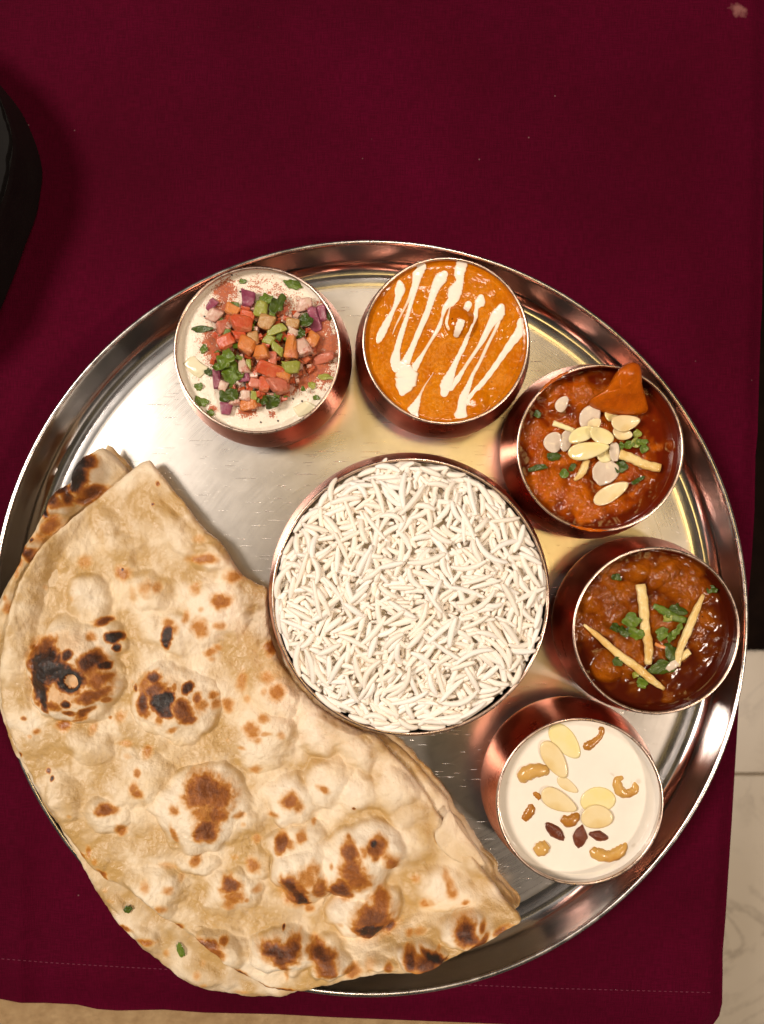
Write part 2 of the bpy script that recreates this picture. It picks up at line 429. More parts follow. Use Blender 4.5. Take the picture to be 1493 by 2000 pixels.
# ------------------------------------------------------------------ floor, table, cloth
FZ = -0.75
floor = bpy.data.objects.new('floor', None)
gm = mesh('floor', [(-3, -3, FZ-.006), (3, -3, FZ-.006), (3, 3, FZ-.006), (-3, 3, FZ-.006)], [(0, 1, 2, 3)], False)
floor = link('floor', gm, m_plain('tile_grout', (.24, .19, .13), (.28, .22, .16), 20, .9)); tag(floor, kind='structure')
jy = W(1460, 1512, FZ).y
tile_me = None
for i in range(-2, 4):
    for j in range(-3, 3):
        if tile_me is None:
            bm = bmesh.new(); bmesh.ops.create_cube(bm, size=1.0)
            for v in bm.verts: v.co = Vector((v.co.x*.597, v.co.y*.597, v.co.z*.010))
            bmesh.ops.bevel(bm, geom=list(bm.edges), offset=.0015, segments=1, affect='EDGES')
            tile_me = bpy.data.meshes.new('floor_tile'); bm.to_mesh(tile_me); bm.free(); tile_me.materials.append(M['marble'])
        link('floor_tile', tile_me, None, floor, (0.06+.6*i, jy-.3+.6*j, FZ-.005))
# dark flat slab on the floor and tan seat below the hem
def rrect(x0, x1, y0, y1, r, n=8):
    out = []
    for cx, cy, a0 in ((x1-r, y1-r, 0), (x0+r, y1-r, 90), (x0+r, y0+r, 180), (x1-r, y0+r, 270)):
        for k in range(n+1):
            a = math.radians(a0+90*k/n); out.append((cx+r*math.cos(a), cy+r*math.sin(a)))
    return out
mc = W(1455, 1268, FZ)
mo = link('floor_slab', slab('floor_slab', rrect(mc.x-.35, mc.x+.6, mc.y, mc.y+1.0, .05), .012, 0, .002, 8), M['dark_slab'], None, (0, 0, FZ+.008))
tag(mo, 'dark brown slab on the floor beyond the right edge of the tablecloth', 'mat')
sy0 = -.205
seat = empty('bench_seat', (0, 0, -.33))
sm = slab('cushion', np.array(rrect(-.75, .28, -.75, sy0+.055, .04)), .06, 0, .004, 30, 2.0, rings=(.3, .6, .8, .9, .97, 1.0))
link('cushion', sm, M['seat'], seat, (0, 0, -.0))
link('seat_board', dice('seat_board', 1.0, .52, .02, 3, 0, .1), M['wood'], seat, (-.235, -.45, -.045))
for sx in (-.70, .22):
    for sy in (-.69, -.22):
        link('leg', dice('leg', .04, .04, .36, 5, 0, .1), M['wood'], seat, (sx, sy, -.235))
tag(seat, 'tan upholstered seat showing below the bottom hem of the tablecloth', 'seat')

table = empty('table', (-.1, .1, FZ))
link('tabletop', dice('tabletop', .46, .57, .025, 1, 0, .08), M['wood'], table, (.02, .0, .75-.0185))
for sx in (-.17, .20):
    for sy in (-.24, .25):
        link('leg', dice('leg', .05, .05, .725, 2, 0, .08), M['wood'], table, (sx, sy, .3625))
tag(table, 'table hidden beneath the burgundy tablecloth', 'table')

XR = np.array([(-300, 1500), (600, 1489), (650, 1486), (750, 1483), (850, 1480), (890, 1476), (1000, 1474), (1100, 1468), (1260, 1453), (1300, 1448), (1400, 1442), (1600, 1430), (1800, 1417), (1860, 1412), (1900, 1412), (1960, 1411), (1985, 1405), (2000, 1394), (2010, 1380), (2016, 1365)], float)
YB = np.array([(-400, 1930), (0, 1951), (40, 1959), (90, 1959), (150, 1962), (190, 1971), (230, 1974), (320, 1972), (400, 1978), (540, 1981), (650, 1987), (800, 1993), (900, 1997), (1100, 2005), (1420, 2017)], float)
HEM = np.array([(-400, 1850), (0, 1872), (100, 1880), (250, 1889), (330, 1893), (700, 1915), (1083, 1930), (1375, 1938), (1500, 1940)], float)
def cloth_h(px, py):
    x, y = px/1000, py/1000
    h = .0011*fbm(x*4+.6*fbm(x*2, y*2, 2), y*4, 3) + .0003*fbm(x*16+4, y*9, 2)
    db = np.interp(px, YB[:, 0], YB[:, 1])-py; dr = np.interp(py, XR[:, 0], XR[:, 1])-px
    h = h - .0045*sstep(0, 1, (75-db)/75)**1.6 - .004*sstep(0, 1, (34-dr)/34)**1.5
    h = h + .0012*sstep(1500, 1800, py)*np.exp(-((px-38)/16)**2) - .0012*sstep(1500, 1750, py)*np.exp(-((px-85)/26)**2)
    h = h + .0010*sstep(1850, 1990, py)*np.sin(px/62.0+1.3)*sstep(620, 100, px)
    dh = py-np.interp(px, HEM[:, 0], HEM[:, 1])
    h = h + .0004*sstep(-6, 4, dh) - .0002*np.exp(-(dh/5)**2)
    pl = np.hypot(px-722, py-1208)     # the cloth lies flat under the plate
    k = sstep(760, 700, pl); return h*(1-k) - .0004*k - .0008
NU, NV = 380, 480
us = 1-(1-np.linspace(0, 1, NU))**1.25; vs = 1-(1-np.linspace(0, 1, NV))**1.25
PYg = np.zeros((NV, NU)); PXg = np.zeros((NV, NU))
for j, v in enumerate(vs):
    py = -660 + v*(2000+660)
    for _ in range(3):
        px = -640 + us*(np.interp(py, XR[:, 0], XR[:, 1])+640)
        py = -660 + v*(np.interp(px, YB[:, 0], YB[:, 1])+660)
    PXg[j] = px; PYg[j] = py
Zc = cloth_h(PXg.ravel(), PYg.ravel()); X, Y = Wn(PXg.ravel(), PYg.ravel(), Zc)
fc = [(j*NU+i, (j+1)*NU+i, (j+1)*NU+i+1, j*NU+i+1) for j in range(NV-1) for i in range(NU-1)]
cl = empty('tablecloth', (0, 0, 0))
cm = mesh('fabric', np.stack([X, Y, Zc], 1), fc)
co = link('fabric', cm, M['cloth'], cl)
sd = co.modifiers.new('thickness', 'SOLIDIFY'); sd.thickness = .0007; sd.offset = -1
v = []; f = []
for x0 in np.arange(-60, 1385, 10.6):
    if 380 < x0 < 1040 and False: continue
    n0 = len(v)
    for x1, w in ((x0, .55), (x0+1.2, 1.0), (x0+4.6, 1.0), (x0+5.8, .55)):
        y1 = np.interp(x1, HEM[:, 0], HEM[:, 1]); z = float(cloth_h(np.array([x1]), np.array([y1]))[0]); p = W(x1, y1, z)
        for k in range(5):
            a = math.pi*2*k/5; v.append((p.x, p.y+math.cos(a)*.00022*w, z+.00008+math.sin(a)*.00016*w))
    for q in range(3):
        for k in range(5): f.append((n0+q*5+k, n0+q*5+(k+1) % 5, n0+q*5+5+(k+1) % 5, n0+q*5+5+k))
st = link('hem_stitching', mesh('hem_stitching', v, f), M['thread'], cl); st['kind'] = 'stuff'
tag(cl, 'deep burgundy tablecloth with a stitched hem under the round steel tray', 'tablecloth')

# black stand at the left edge
bo = np.array([(-178.3, 199.5), (-168.8, 187.5), (-162.8, 175.6), (-159.2, 164.8), (-158.3, 156.5), (-159.2, 149.3), (-161.1, 138.6), (-166.4, 124.2), (-173.6, 105), (-184, 84), (-205, 66), (-240, 60), (-280, 90), (-300, 150), (-282, 200), (-240, 222), (-205, 219)])*1e-3
bo = crom(np.vstack([bo, bo[:1]]), 6)[:-1]; cen = bo.mean(0)
stand = empty('serving_stand', (cen[0], cen[1], -.0012))
def loft(name, outs):
    n = len(outs[0][0]); v = []; f = []
    for o, z in outs: v += [(p[0], p[1], z) for p in o]
    for i in range(len(outs)-1):
        for k in range(n):
            q = (k+1) % n; f.append((i*n+k, (i+1)*n+k, (i+1)*n+q, i*n+q))
    f.append(tuple(range(n))[::1]); f.append(tuple((len(outs)-1)*n+k for k in range(n))[::-1])
    me = mesh(name, v, f, False)
    bm = bmesh.new(); bm.from_mesh(me); bmesh.ops.recalc_face_normals(bm, faces=bm.faces); bm.to_mesh(me); bm.free(); return me
ol = (bo-cen)[::-1]
link('base', loft('base', [(ol*.985, 0), (ol, .002), (ol, .026), (ol*.992, .0285)]), M['black'], stand)
tp = ol*.985 + np.stack([fbm(ol[:, 0]*120, ol[:, 1]*120, 3)*.0012, fbm(ol[:, 1]*120+5, ol[:, 0]*120, 3)*.0012], 1)
link('top_plate', loft('top_plate', [(tp, .0287), (tp, .0308), (tp*.996, .0314)]), M['slate'], stand)
tag(stand, 'black stand with matte dark grey top at the left edge of the tablecloth', 'stand')

# ------------------------------------------------------------------ plate
PC = W(722, 1208, .0205)
def arcs(pts, n=6): return [tuple(p) for p in crom(pts, n)]
PR = [(.0002, .0015), (.02, .0015), (.06, .0015), (.10, .0015), (.13, .0015), (.1502, .0015)]
PR += arcs([(.1508, .00151), (.1518, .00158), (.1530, .00170), (.1548, .00172), (.1560, .00166), (.1575, .0017), (.1596, .0024), (.1618, .0046), (.1630, .0080), (.1638, .0130), (.1643, .0185), (.1645, .0196)], 5)
PO = arcs([(.1660, .0192), (.1655, .0185), (.1650, .0130), (.1642, .0080), (.1628, .0038), (.1600, .0012), (.1570, .0006)], 4) + [(.10, .0005), (.0002, .0005)]
plate = empty('steel_tray', (PC.x, PC.y, 0))
link('tray_floor', lathe('tray_floor', [p for p in PR if p[0] < .1519], 300), M['steel'], plate)
link('wall', lathe('wall', [p for p in PR if p[0] > .1515], 300), M['polish'], plate)
link('tray_underside', lathe('tray_underside', PO, 200), M['polish'], plate)
bead = [(.16525+.00105*math.cos(a), .0200+.00095*math.sin(a)) for a in np.linspace(0, 2*math.pi, 14, endpoint=False)]
link('rim', lathe('rim', bead, 300, True), M['trayrim'], plate)
wallpr = [p for p in PR if p[0] > .1505]
tag(plate, 'large round stainless steel tray with raised rim holding the whole meal', 'tray')

# ------------------------------------------------------------------ bowls
FL = .0015
SMALL_O = arcs([(.0240, 0), (.0300, .0022), (.0355, .0080), (.0383, .0145), (.0380, .0205), (.0366, .0280), (.0350, .0350), (.0347, .0362)], 5)
SMALL_I = arcs([(.0337, .0362), (.0341, .0345), (.0356, .0280), (.0369, .0205), (.0371, .0148), (.0345, .0088), (.0290, .0040), (.0200, .0028)], 5) + [(.0002, .0026)]
BIG_O = arcs([(.0420, 0), (.0500, .0024), (.0575, .0080), (.0612, .0145), (.0612, .0205), (.0598, .0280), (.0580, .0350), (.0576, .0362)], 5)
BIG_I = arcs([(.0564, .0362), (.0569, .0345), (.0587, .0280), (.0600, .0205), (.0600, .0148), (.0565, .0088), (.0490, .0040), (.0380, .0028)], 5) + [(.0002, .0026)]
def rimprof(ro, ri, z):
    c = (ro+ri)/2; w = (ro-ri)/2+.00018
    return [(c+w*math.cos(a), z+.0006*math.sin(a)) for a in np.linspace(0, 2*math.pi, 10, endpoint=False)]
ME = {}
for k, O, I in (('s', SMALL_O, SMALL_I), ('b', BIG_O, BIG_I)):
    ME[k+'o'] = lathe('outer_shell', [(.0002, .0)] + O, 160); ME[k+'i'] = lathe('lining', I, 160)
    ME[k+'r'] = lathe('rim', rimprof(O[-1][0], I[0][0], .0364), 160, True)
RIMZ = FL+.0367
def bowl(px, py, label, k='s', tilt=(0, 0)):
    p = W(px, py, RIMZ); e = empty('copper_bowl', (p.x, p.y, FL))
    link('outer_shell', ME[k+'o'], M['copper'], e, rot=(0, 0, random.uniform(0, 6)))
    link('lining', ME[k+'i'], M['lining'], e)
    link('rim', ME[k+'r'], M['rim'], e)
    e['label'] = label; e['category'] = 'bowl'; e['group'] = 'copper bowls on the tray' if k == 's' else 'large rice bowl'
    return Vector((p.x, p.y))
def inner_r(k, z):
    I = SMALL_I if k == 's' else BIG_I
    zs = [q[1]+FL for q in I if q[1] > .014][::-1]; rs = [q[0] for q in I if q[1] > .014][::-1]
    return float(np.interp(z, zs, rs))
B1 = bowl(503, 684, 'small copper bowl holding white yogurt with chopped tomato, onion and herbs')
B2 = bowl(871.5, 666, 'small copper bowl holding smooth orange gravy striped with cream')
B3 = bowl(1173, 875, 'small copper bowl holding red curry topped with almond flakes')
B4 = bowl(1282, 1232, 'small copper bowl holding brown curry with three ginger sticks')
B5 = bowl(1133, 1566, 'small copper bowl holding white milk pudding with nuts and raisins')
B6 = bowl(802, 1166, 'large wide copper bowl heaped with white rice in the middle of the tray', 'b')

class Dish:
    """liquid surface in a bowl; zx,zy are coordinates of an enlarged view of that bowl (origin ox,oy, factor k)"""
    def __init__(s, c, ox, oy, level, hf, k=3.7325):
        s.c = c; s.ox = ox; s.oy = oy; s.z = FL+level; s.k = k; s.hf = hf; s.r = inner_r('s', s.z)
        s.u = (CAM_Z-s.z)/FPX/k          # metres per enlarged pixel
    def xy(s, zx, zy, z=None):
        p = W(s.ox+np.asarray(zx)/s.k, s.oy+np.asarray(zy)/s.k, s.z if z is None else z) if np.isscalar(zx) else None
        return p
    def inv(s, X, Y):
        f = FPX/(CAM_Z-s.z)
        return (X*f+746.5-s.ox)*s.k, (-Y*f+1000-s.oy)*s.k
    def h(s, X, Y):
        zx, zy = s.inv(np.asarray(X, float), np.asarray(Y, float))
        rr = np.hypot(X-s.c.x, Y-s.c.y)/s.r
        h, oil = s.hf(zx, zy, rr)
        men = .0007*sstep(.93, 1.0, rr)
        return h*sstep(1.0, .93, rr)+men, oil
    def hz(s, x, y): return s.z + float(s.h(np.array([x]), np.array([y]))[0][0])
    def build(s, name, mat, attrs=None, nr=110, na=300):
        rs = np.sqrt(np.linspace(0, 1, nr)[1:])*s.r; v = [(s.c.x, s.c.y)]; th = np.linspace(0, 2*math.pi, na, endpoint=False)
        P = np.vstack([[s.c.x, s.c.y]] + [np.stack([s.c.x+r*np.cos(th), s.c.y+r*np.sin(th)], 1) for r in rs])
        h, oil = s.h(P[:, 0], P[:, 1])
        V = np.stack([P[:, 0]-s.c.x, P[:, 1]-s.c.y, h], 1)
        f = [(0, 1+i, 1+(i+1) % na) for i in range(na)]
        for j in range(nr-2):
            b = 1+j*na
            f += [(b+i, b+na+i, b+na+(i+1) % na, b+(i+1) % na) for i in range(na)]
        me = mesh(name, V, f); attr(me, 'oil', oil)
        if attrs:
            zx, zy = s.inv(P[:, 0], P[:, 1])
            for k, fn in attrs.items(): attr(me, k, fn(zx, zy))
        return me
def lumps(zx, zy, L):
    h = np.zeros_like(zx)
    for (x, y, rx, ry, rot, ht) in L:
        a = math.radians(rot); dx = zx-x; dy = zy-y
        u = (dx*math.cos(a)+dy*math.sin(a))/rx; w = (-dx*math.sin(a)+dy*math.cos(a))/ry
        d = u*u+w*w + .18*perlin(zx/60.0, zy/60.0+x)
        h = np.maximum(h, .72*ht*1e-3*np.clip(1-d, 0, 1)**1.1)
    return h

# clock-face labels -------------------------------------------------
HOURS = ['twelve', 'one', 'two', 'three', 'four', 'five', 'six', 'seven', 'eight', 'nine', 'ten', 'eleven']
REG = []
def place(D, o, noun, cat, group, where):
    dx = o.location.x-D.c.x; dy = o.location.y-D.c.y; r = math.hypot(dx, dy)/D.r
    hr = HOURS[int(round((math.degrees(math.atan2(dx, dy)) % 360)/30)) % 12]
    ring = 'at the centre' if r < .16 else (f'at inner {hr} o\'clock' if r < .45 else (f'at middle {hr} o\'clock' if r < .72 else f'at outer {hr} o\'clock'))
    REG.append((o, f'{noun} {ring} of {where}', r, group)); o['category'] = cat
    if group: o['group'] = group
def finish_labels():
    by = {}
    for e in REG: by.setdefault(e[1], []).append(e)
    for lab, es in by.items():
        if len(es) == 1: es[0][0]['label'] = lab; continue
        es.sort(key=lambda e: e[0].location.x)
        if len(es) == 2: nm = ['the left one', 'the right one']
        else: nm = ['the leftmost'] + [('second', 'third', 'fourth', 'fifth', 'sixth', 'seventh', 'eighth')[i-1]+' from left' for i in range(1, len(es)-1)] + ['the rightmost']
        for e, n in zip(es, nm): e[0]['label'] = f'{lab}, {n}'

def almond_outline(l, w, n=22, sharp=.55):
    t = np.linspace(0, 2*math.pi, n, endpoint=False)
    x = np.cos(t)*l/2; y = np.sin(t)*w/2*(1-sharp*.5*(np.cos(t)+.25))
    return np.stack([x, y], 1)*(1+.03*np.sin(3*t+l*9e3))[:, None]
def lobed_outline(l, w, n=30, seed=0, lob=.22):
    r = random.Random(seed); t = np.linspace(0, 2*math.pi, n, endpoint=False)
    k = 1+sum(lob*r.uniform(.3, 1.0)/(1+.25*q)*np.sin(q*t+r.uniform(0, 6)) for q in (2, 3, 4, 6, 8))
    k = np.clip(k, .45, 1.5)
    return np.stack([np.cos(t)*l/2*k, np.sin(t)*w/2*k], 1)
def cut_outline(l, w, seed):
    r = random.Random(seed); n = r.choice((4, 5, 5, 6)); a = sorted(2*math.pi*(i+r.uniform(-.25, .25))/n for i in range(n))
    P = np.array([(math.cos(q)*l/2*r.uniform(.9, 1.15), math.sin(q)*w/2*r.uniform(.9, 1.15)) for q in a])
    out = []
    for i in range(n):
        A, B = P[i], P[(i+1) % n]
        for t in (.08, .36, .64, .92): out.append(A+(B-A)*t)
    return np.array(out)
cnt = [0]
def flake(D, zx, zy, l, w, rot, mat, noun, cat, group, where, dz=.0008, th=.0009, tilt=(0, 0), bend=.0006, outl=None, crump=.0002, name='almond_flake'):
    cnt[0] += 1; l *= D.u; w *= D.u
    O = almond_outline(l, w) if outl is None else outl(l, w, cnt[0])
    me = slab(name, O, th, bend, crump, 250, cnt[0]*.7)
    p = D.xy(zx, zy); z = D.hz(p.x, p.y)+dz
    p = D.xy(zx, zy, z)
    o = link(name, me, M[mat], None, p, (math.radians(tilt[0]), math.radians(tilt[1]), math.radians(rot)))
    place(D, o, noun, cat, group, where); return o
def leafy(D, zx, zy, l, w, rot, mat, noun, where, dz=.0006, tilt=(0, 0), crump=.0014, group=None, name='herb_leaf', lob=.22):
    return flake(D, zx, zy, l, w, rot, mat, noun, 'herb', group, where, dz, .00035, tilt, .0008, lambda a, b, s: lobed_outline(a, b, 30, s, lob), crump, name)
def stick(D, pts, mat, noun, cat, group, where, hfac=.8, power=2.9, dz=.0, name='ginger_stick', sink=.35):
    """pts rows (zx, zy, width, lift_mm)"""
    pts = [(x+5*math.sin(x*.031+y*.017), y+4*math.cos(x*.023), w*(1+.10*math.sin(x*.05+y*.04)), lf) for x, y, w, lf in pts]
    R = crom(pts, 6); P = []
    for zx, zy, w, lf in R:
        p = D.xy(zx, zy); z = D.hz(p.x, p.y)
        P.append((zx, zy, w, z+lf*1e-3))
    zz = np.array([q[3] for q in P]); n = len(zz)
    t = np.linspace(0, 1, n); A = np.polyfit(t, zz, 2); zz = np.maximum(np.polyval(A, t), zz-.0006)
    pts3 = []; wid = []
    for q, z in zip(P, zz):
        w = q[2]*D.u/2; zc = z + w*hfac*(1-sink) + dz; p = D.xy(q[0], q[1], zc); pts3.append(tuple(p)); wid.append(w)
    pts3 = np.array(pts3); c = pts3.mean(0)
    me = sweep(name, pts3-c, np.array(wid)*(1+.07*np.sin(np.arange(n)*1.7)), np.array(wid)*hfac, 12, power)
    o = link(name, me, M[mat], None, c); place(D, o, noun, cat, group, where); return o
def blob(D, zx, zy, l, w, h, rot, mat, noun, cat, group, where, seed, name, sink=.4, amp=.18, fs=2.2, pinch=0):
    bm = bmesh.new(); bmesh.ops.create_icosphere(bm, subdivisions=3, radius=1.0)
    V = np.array([v.co[:] for v in bm.verts])
    d = 1+amp*fbm(V[:, 0]*fs+seed, V[:, 1]*fs+V[:, 2]*1.3+seed*.7, 3)
    V *= d[:, None]
    if pinch: V[:, 1] *= 1-pinch*np.abs(V[:, 0])
    for v, q in zip(bm.verts, V): v.co = Vector((q[0]*l*D.u/2, q[1]*w*D.u/2, q[2]*h/2))
    me = bpy.data.meshes.new(name); bm.to_mesh(me); bm.free(); me.polygons.foreach_set('use_smooth', np.ones(len(me.polygons), bool))
    p = D.xy(zx, zy); z = D.hz(p.x, p.y)+h*(.5-sink); p = D.xy(zx, zy, z)
    o = link(name, me, M[mat], None, p, (0, 0, math.radians(rot))); place(D, o, noun, cat, group, where); return o
def top(name, D, mat, label, cat, attrs=None, nr=110, na=300):
    e = empty(name, (D.c.x, D.c.y, D.z)); o = link('surface', D.build('surface', mat, attrs, nr, na), mat, e)
    tag(e, label, cat); return e

# ------------------------------------------------------------------ bowl 1: yogurt with chopped vegetables
def hf1(zx, zy, rr): return .0005*fbm(zx/220, zy/220, 3)+.0004*sstep(.3, .8, rr), np.zeros_like(zx)
D1 = Dish(B1, 320, 490, .0325, hf1)
POW = [(450, 300, 90, 110, .8), (430, 400, 110, 90, .7), (380, 680, 110, 90, .9), (330, 620, 80, 70, .6), (480, 640, 120, 110, .95), (910, 380, 90, 90, .55), (1150, 680, 150, 130, .95), (1190, 720, 100, 100, .9), (1090, 850, 150, 110, .95), (1010, 930, 140, 90, .9), (1180, 920, 90, 70, .7), (950, 1000, 90, 60, .7), (610, 1170, 80, 50, .75), (360, 1150, 30, 26, .8), (790, 1195, 26, 26, .75), (570, 1210, 26, 30, .6), (330, 790, 60, 60, .5), (230, 920, 60, 25, .35), (700, 700, 380, 330, .75), (640, 240, 240, 90, .42), (800, 300, 220, 100, .46), (1130, 560, 130, 160, .8), (250, 660, 70, 60, .35), (1150, 400, 70, 60, .6), (1160, 1000, 60, 30, .5), (1220, 600, 60, 90, .6)]
def powder(zx, zy):
    p = np.zeros_like(zx)
    for x, y, rx, ry, s in POW: p = np.maximum(p, s*np.exp(-((zx-x)/rx/1.2)**2-((zy-y)/ry/1.2)**2))
    return np.minimum(p, .8) + .22*fbm(zx/60, zy/60, 3)
top('yogurt', D1, M['yogurt'], 'white yogurt dusted with red chilli powder in the small bowl nearest the bread', 'yogurt', {'powder': powder}, 150, 380)
WH = 'the yogurt'
def heap(zx, zy):
    d = math.hypot((zx-720)/430, (zy-740)/430); return .0062*max(0, 1-d*d)
def chunk(zx, zy, l, w, rot, mat, noun, cat, lift=0.0, th=None, tilt=24):
    cnt[0] += 1; s = cnt[0]; r = random.Random(s); L = l*D1.u*1.08; Wd = w*D1.u*1.08; T = th or min(L, Wd)*.7
    p = D1.xy(zx, zy); z = D1.hz(p.x, p.y)+heap(zx, zy)+T*.22+lift; p = D1.xy(zx, zy, z)
    o = link(cat.replace(' ', '_')+'_piece', morsel(cat, L, Wd, T, s), M[mat], None, p, (math.radians(r.uniform(-tilt, tilt)), math.radians(r.uniform(-tilt, tilt)), math.radians(-rot)))
    place(D1, o, noun, cat, f'{cat} pieces on the yogurt', WH); return o
for a in ((570, 535, 150, 125, 10, 'tomato', 'large glossy red tomato dice'), (425, 560, 85, 110, -20, 'pinkish', 'pink tomato dice'), (605, 690, 130, 120, 30, 'orange', 'yellow-orange tomato dice'), (930, 705, 90, 190, 5, 'orange', 'tall orange tomato strip'),
          (790, 790, 72, 130, -8, 'pinkish', 'narrow pink tomato strip'), (770, 865, 200, 105, 22, 'tomato', 'long bright red tomato chunk'), (715, 740, 110, 110, 0, 'orange', 'dull orange tomato dice'), (845, 985, 150, 120, -10, 'pinkish', 'pale orange tomato dice'),
          (670, 965, 95, 78, 10, 'pinkish', 'small pink tomato dice'), (620, 1120, 135, 90, -10, 'orange', 'orange tomato dice'), (455, 665, 140, 100, -25, 'tomato', 'dark red tomato dice'), (735, 975, 90, 120, 10, 'tomato', 'deep red tomato dice'),
          (1085, 650, 95, 115, 30, 'orange', 'orange tomato dice'), (560, 625, 100, 80, 0, 'tomato', 'red tomato dice'), (1165, 780, 190, 78, -10, 'pinkish', 'pale pink tomato wedge'), (610, 475, 110, 80, 15, 'tomato', 'small red tomato dice'), (500, 430, 110, 90, 30, 'orange', 'orange tomato dice under the chilli powder'), (870, 900, 120, 90, 20, 'orange', 'orange tomato dice')):
    chunk(*a[:6], a[6], 'tomato', .0004 if a[2] > 110 else 0)
for a in ((350, 395, 60, 105, 35, 'purple', 'purple onion skin piece'), (370, 470, 110, 105, 20, 'onion', 'pale translucent onion dice'), (615, 350, 105, 140, 15, 'purple', 'magenta onion dice'), (1100, 500, 82, 190, -15, 'purple', 'bright purple onion strip'), (1150, 455, 70, 120, -20, 'purple', 'reddish purple onion dice'),
          (385, 935, 62, 155, -5, 'purple', 'slim purple onion wedge'), (455, 1150, 85, 100, 10, 'purple', 'purple-edged onion dice'), (1030, 390, 120, 90, -10, 'onion', 'pale pink onion dice'), (435, 985, 70, 85, 20, 'onion', 'small pale onion dice'), (520, 1090, 90, 80, 0, 'onion', 'pale pink onion dice'),
          (650, 905, 82, 42, 5, 'onion', 'thin white onion sliver'), (600, 1055, 80, 85, 10, 'onion', 'white onion dice'), (580, 840, 72, 120, -10, 'onion', 'white onion strip'), (1020, 700, 100, 150, -15, 'onion', 'pinkish white onion dice'), (750, 520, 120, 120, 25, 'tan', 'tan onion dice'), (940, 530, 110, 80, 10, 'tan', 'tan onion dice'), (655, 640, 80, 110, -15, 'tan', 'tan onion sliver'), (940, 590, 90, 60, 30, 'onion', 'curled pale onion piece'), (590, 920, 90, 70, 0, 'purple', 'dark purple onion dice')):
    chunk(*a[:6], a[6], 'onion', .0003)
for a in ((235, 845, 170, 120, 40, 'cucumber', 'pale sunken cucumber slice'), (1030, 1150, 155, 95, -25, 'cucumber', 'pale green cucumber slice'), (935, 850, 125, 100, -10, 'lime', 'olive green cucumber dice'), (715, 430, 90, 130, 15, 'lime', 'yellow-green cucumber dice'), (820, 575, 150, 70, -20, 'lime', 'yellow-green cucumber strip'), (830, 715, 115, 60, 40, 'lime', 'lime green cucumber sliver'), (620, 830, 40, 90, 0, 'lime', 'thin green cucumber sliver'), (660, 1055, 50, 70, 10, 'lime', 'small green cucumber piece'), (770, 650, 80, 70, 20, 'lime', 'green cucumber dice')):
    chunk(*a[:6], a[6], 'cucumber', -.0010 if a[0] in (235, 1030) and a[1] > 800 else .0004, .0022 if a[0] in (235, 1030) else None, 6)
for (x, y, l, w, rot, mt, nn) in ((280, 570, 145, 52, 5, 'herbdark', 'dark green flat leaf'), (293, 715, 48, 72, -10, 'herb', 'small green leaf'), (505, 400, 92, 58, 10, 'herb', 'green leaf with curled stem'), (577, 222, 52, 40, 0, 'herb', 'tiny green leaf'), (945, 245, 130, 70, -10, 'herb', 'half sunken green leaf'),
    (740, 360, 110, 100, 20, 'herb', 'crumpled green herb leaf'), (830, 390, 115, 150, -20, 'herbdark', 'large dark green herb leaf'), (455, 785, 125, 170, 15, 'herb', 'large bright green herb leaf'), (505, 890, 165, 150, 35, 'herb', 'large shiny green herb leaf'), (478, 1050, 155, 100, 25, 'herbdark', 'folded dark green herb leaf'),
    (330, 885, 62, 52, 0, 'herbdark', 'small dark herb leaf'), (257, 990, 56, 62, 0, 'herb', 'round green leaf'), (275, 1100, 112, 66, -20, 'herb', 'green leaf with stalk'), (345, 1180, 52, 50, 0, 'herb', 'small green leaf'), (780, 1100, 115, 105, 15, 'herbdark', 'dark curled herb leaf'),
    (1035, 510, 95, 110, -30, 'herbdark', 'dark green herb leaf'), (1020, 1005, 38, 44, 0, 'herb', 'tiny green leaf'), (1082, 980, 60, 52, 0, 'lime', 'small yellow-green leaf'), (1112, 1070, 46, 40, 0, 'herb', 'tiny green leaf'), (1010, 600, 55, 52, 0, 'herbdark', 'small dark leaf'),
    (1180, 920, 125, 42, -5, 'lime', 'long yellow-green leaf'), (1207, 475, 34, 62, 10, 'herbdark', 'narrow dark leaf'), (740, 1090, 60, 70, 20, 'herbdark', 'small dark herb leaf'), (400, 840, 80, 70, 30, 'herb', 'small green herb leaf'), (560, 900, 60, 50, 0, 'herb', 'round green herb leaf')):
    inner = heap(x, y)
    leafy(D1, x, y, l, w, rot, mt, nn, WH, dz=inner+(.0026 if inner > .0008 else .0003), tilt=(random.uniform(-18, 18), random.uniform(-18, 18)) if inner > .0008 else (0, 0), crump=.0022 if inner > .0008 else .0006, group='herb leaves on the yogurt')
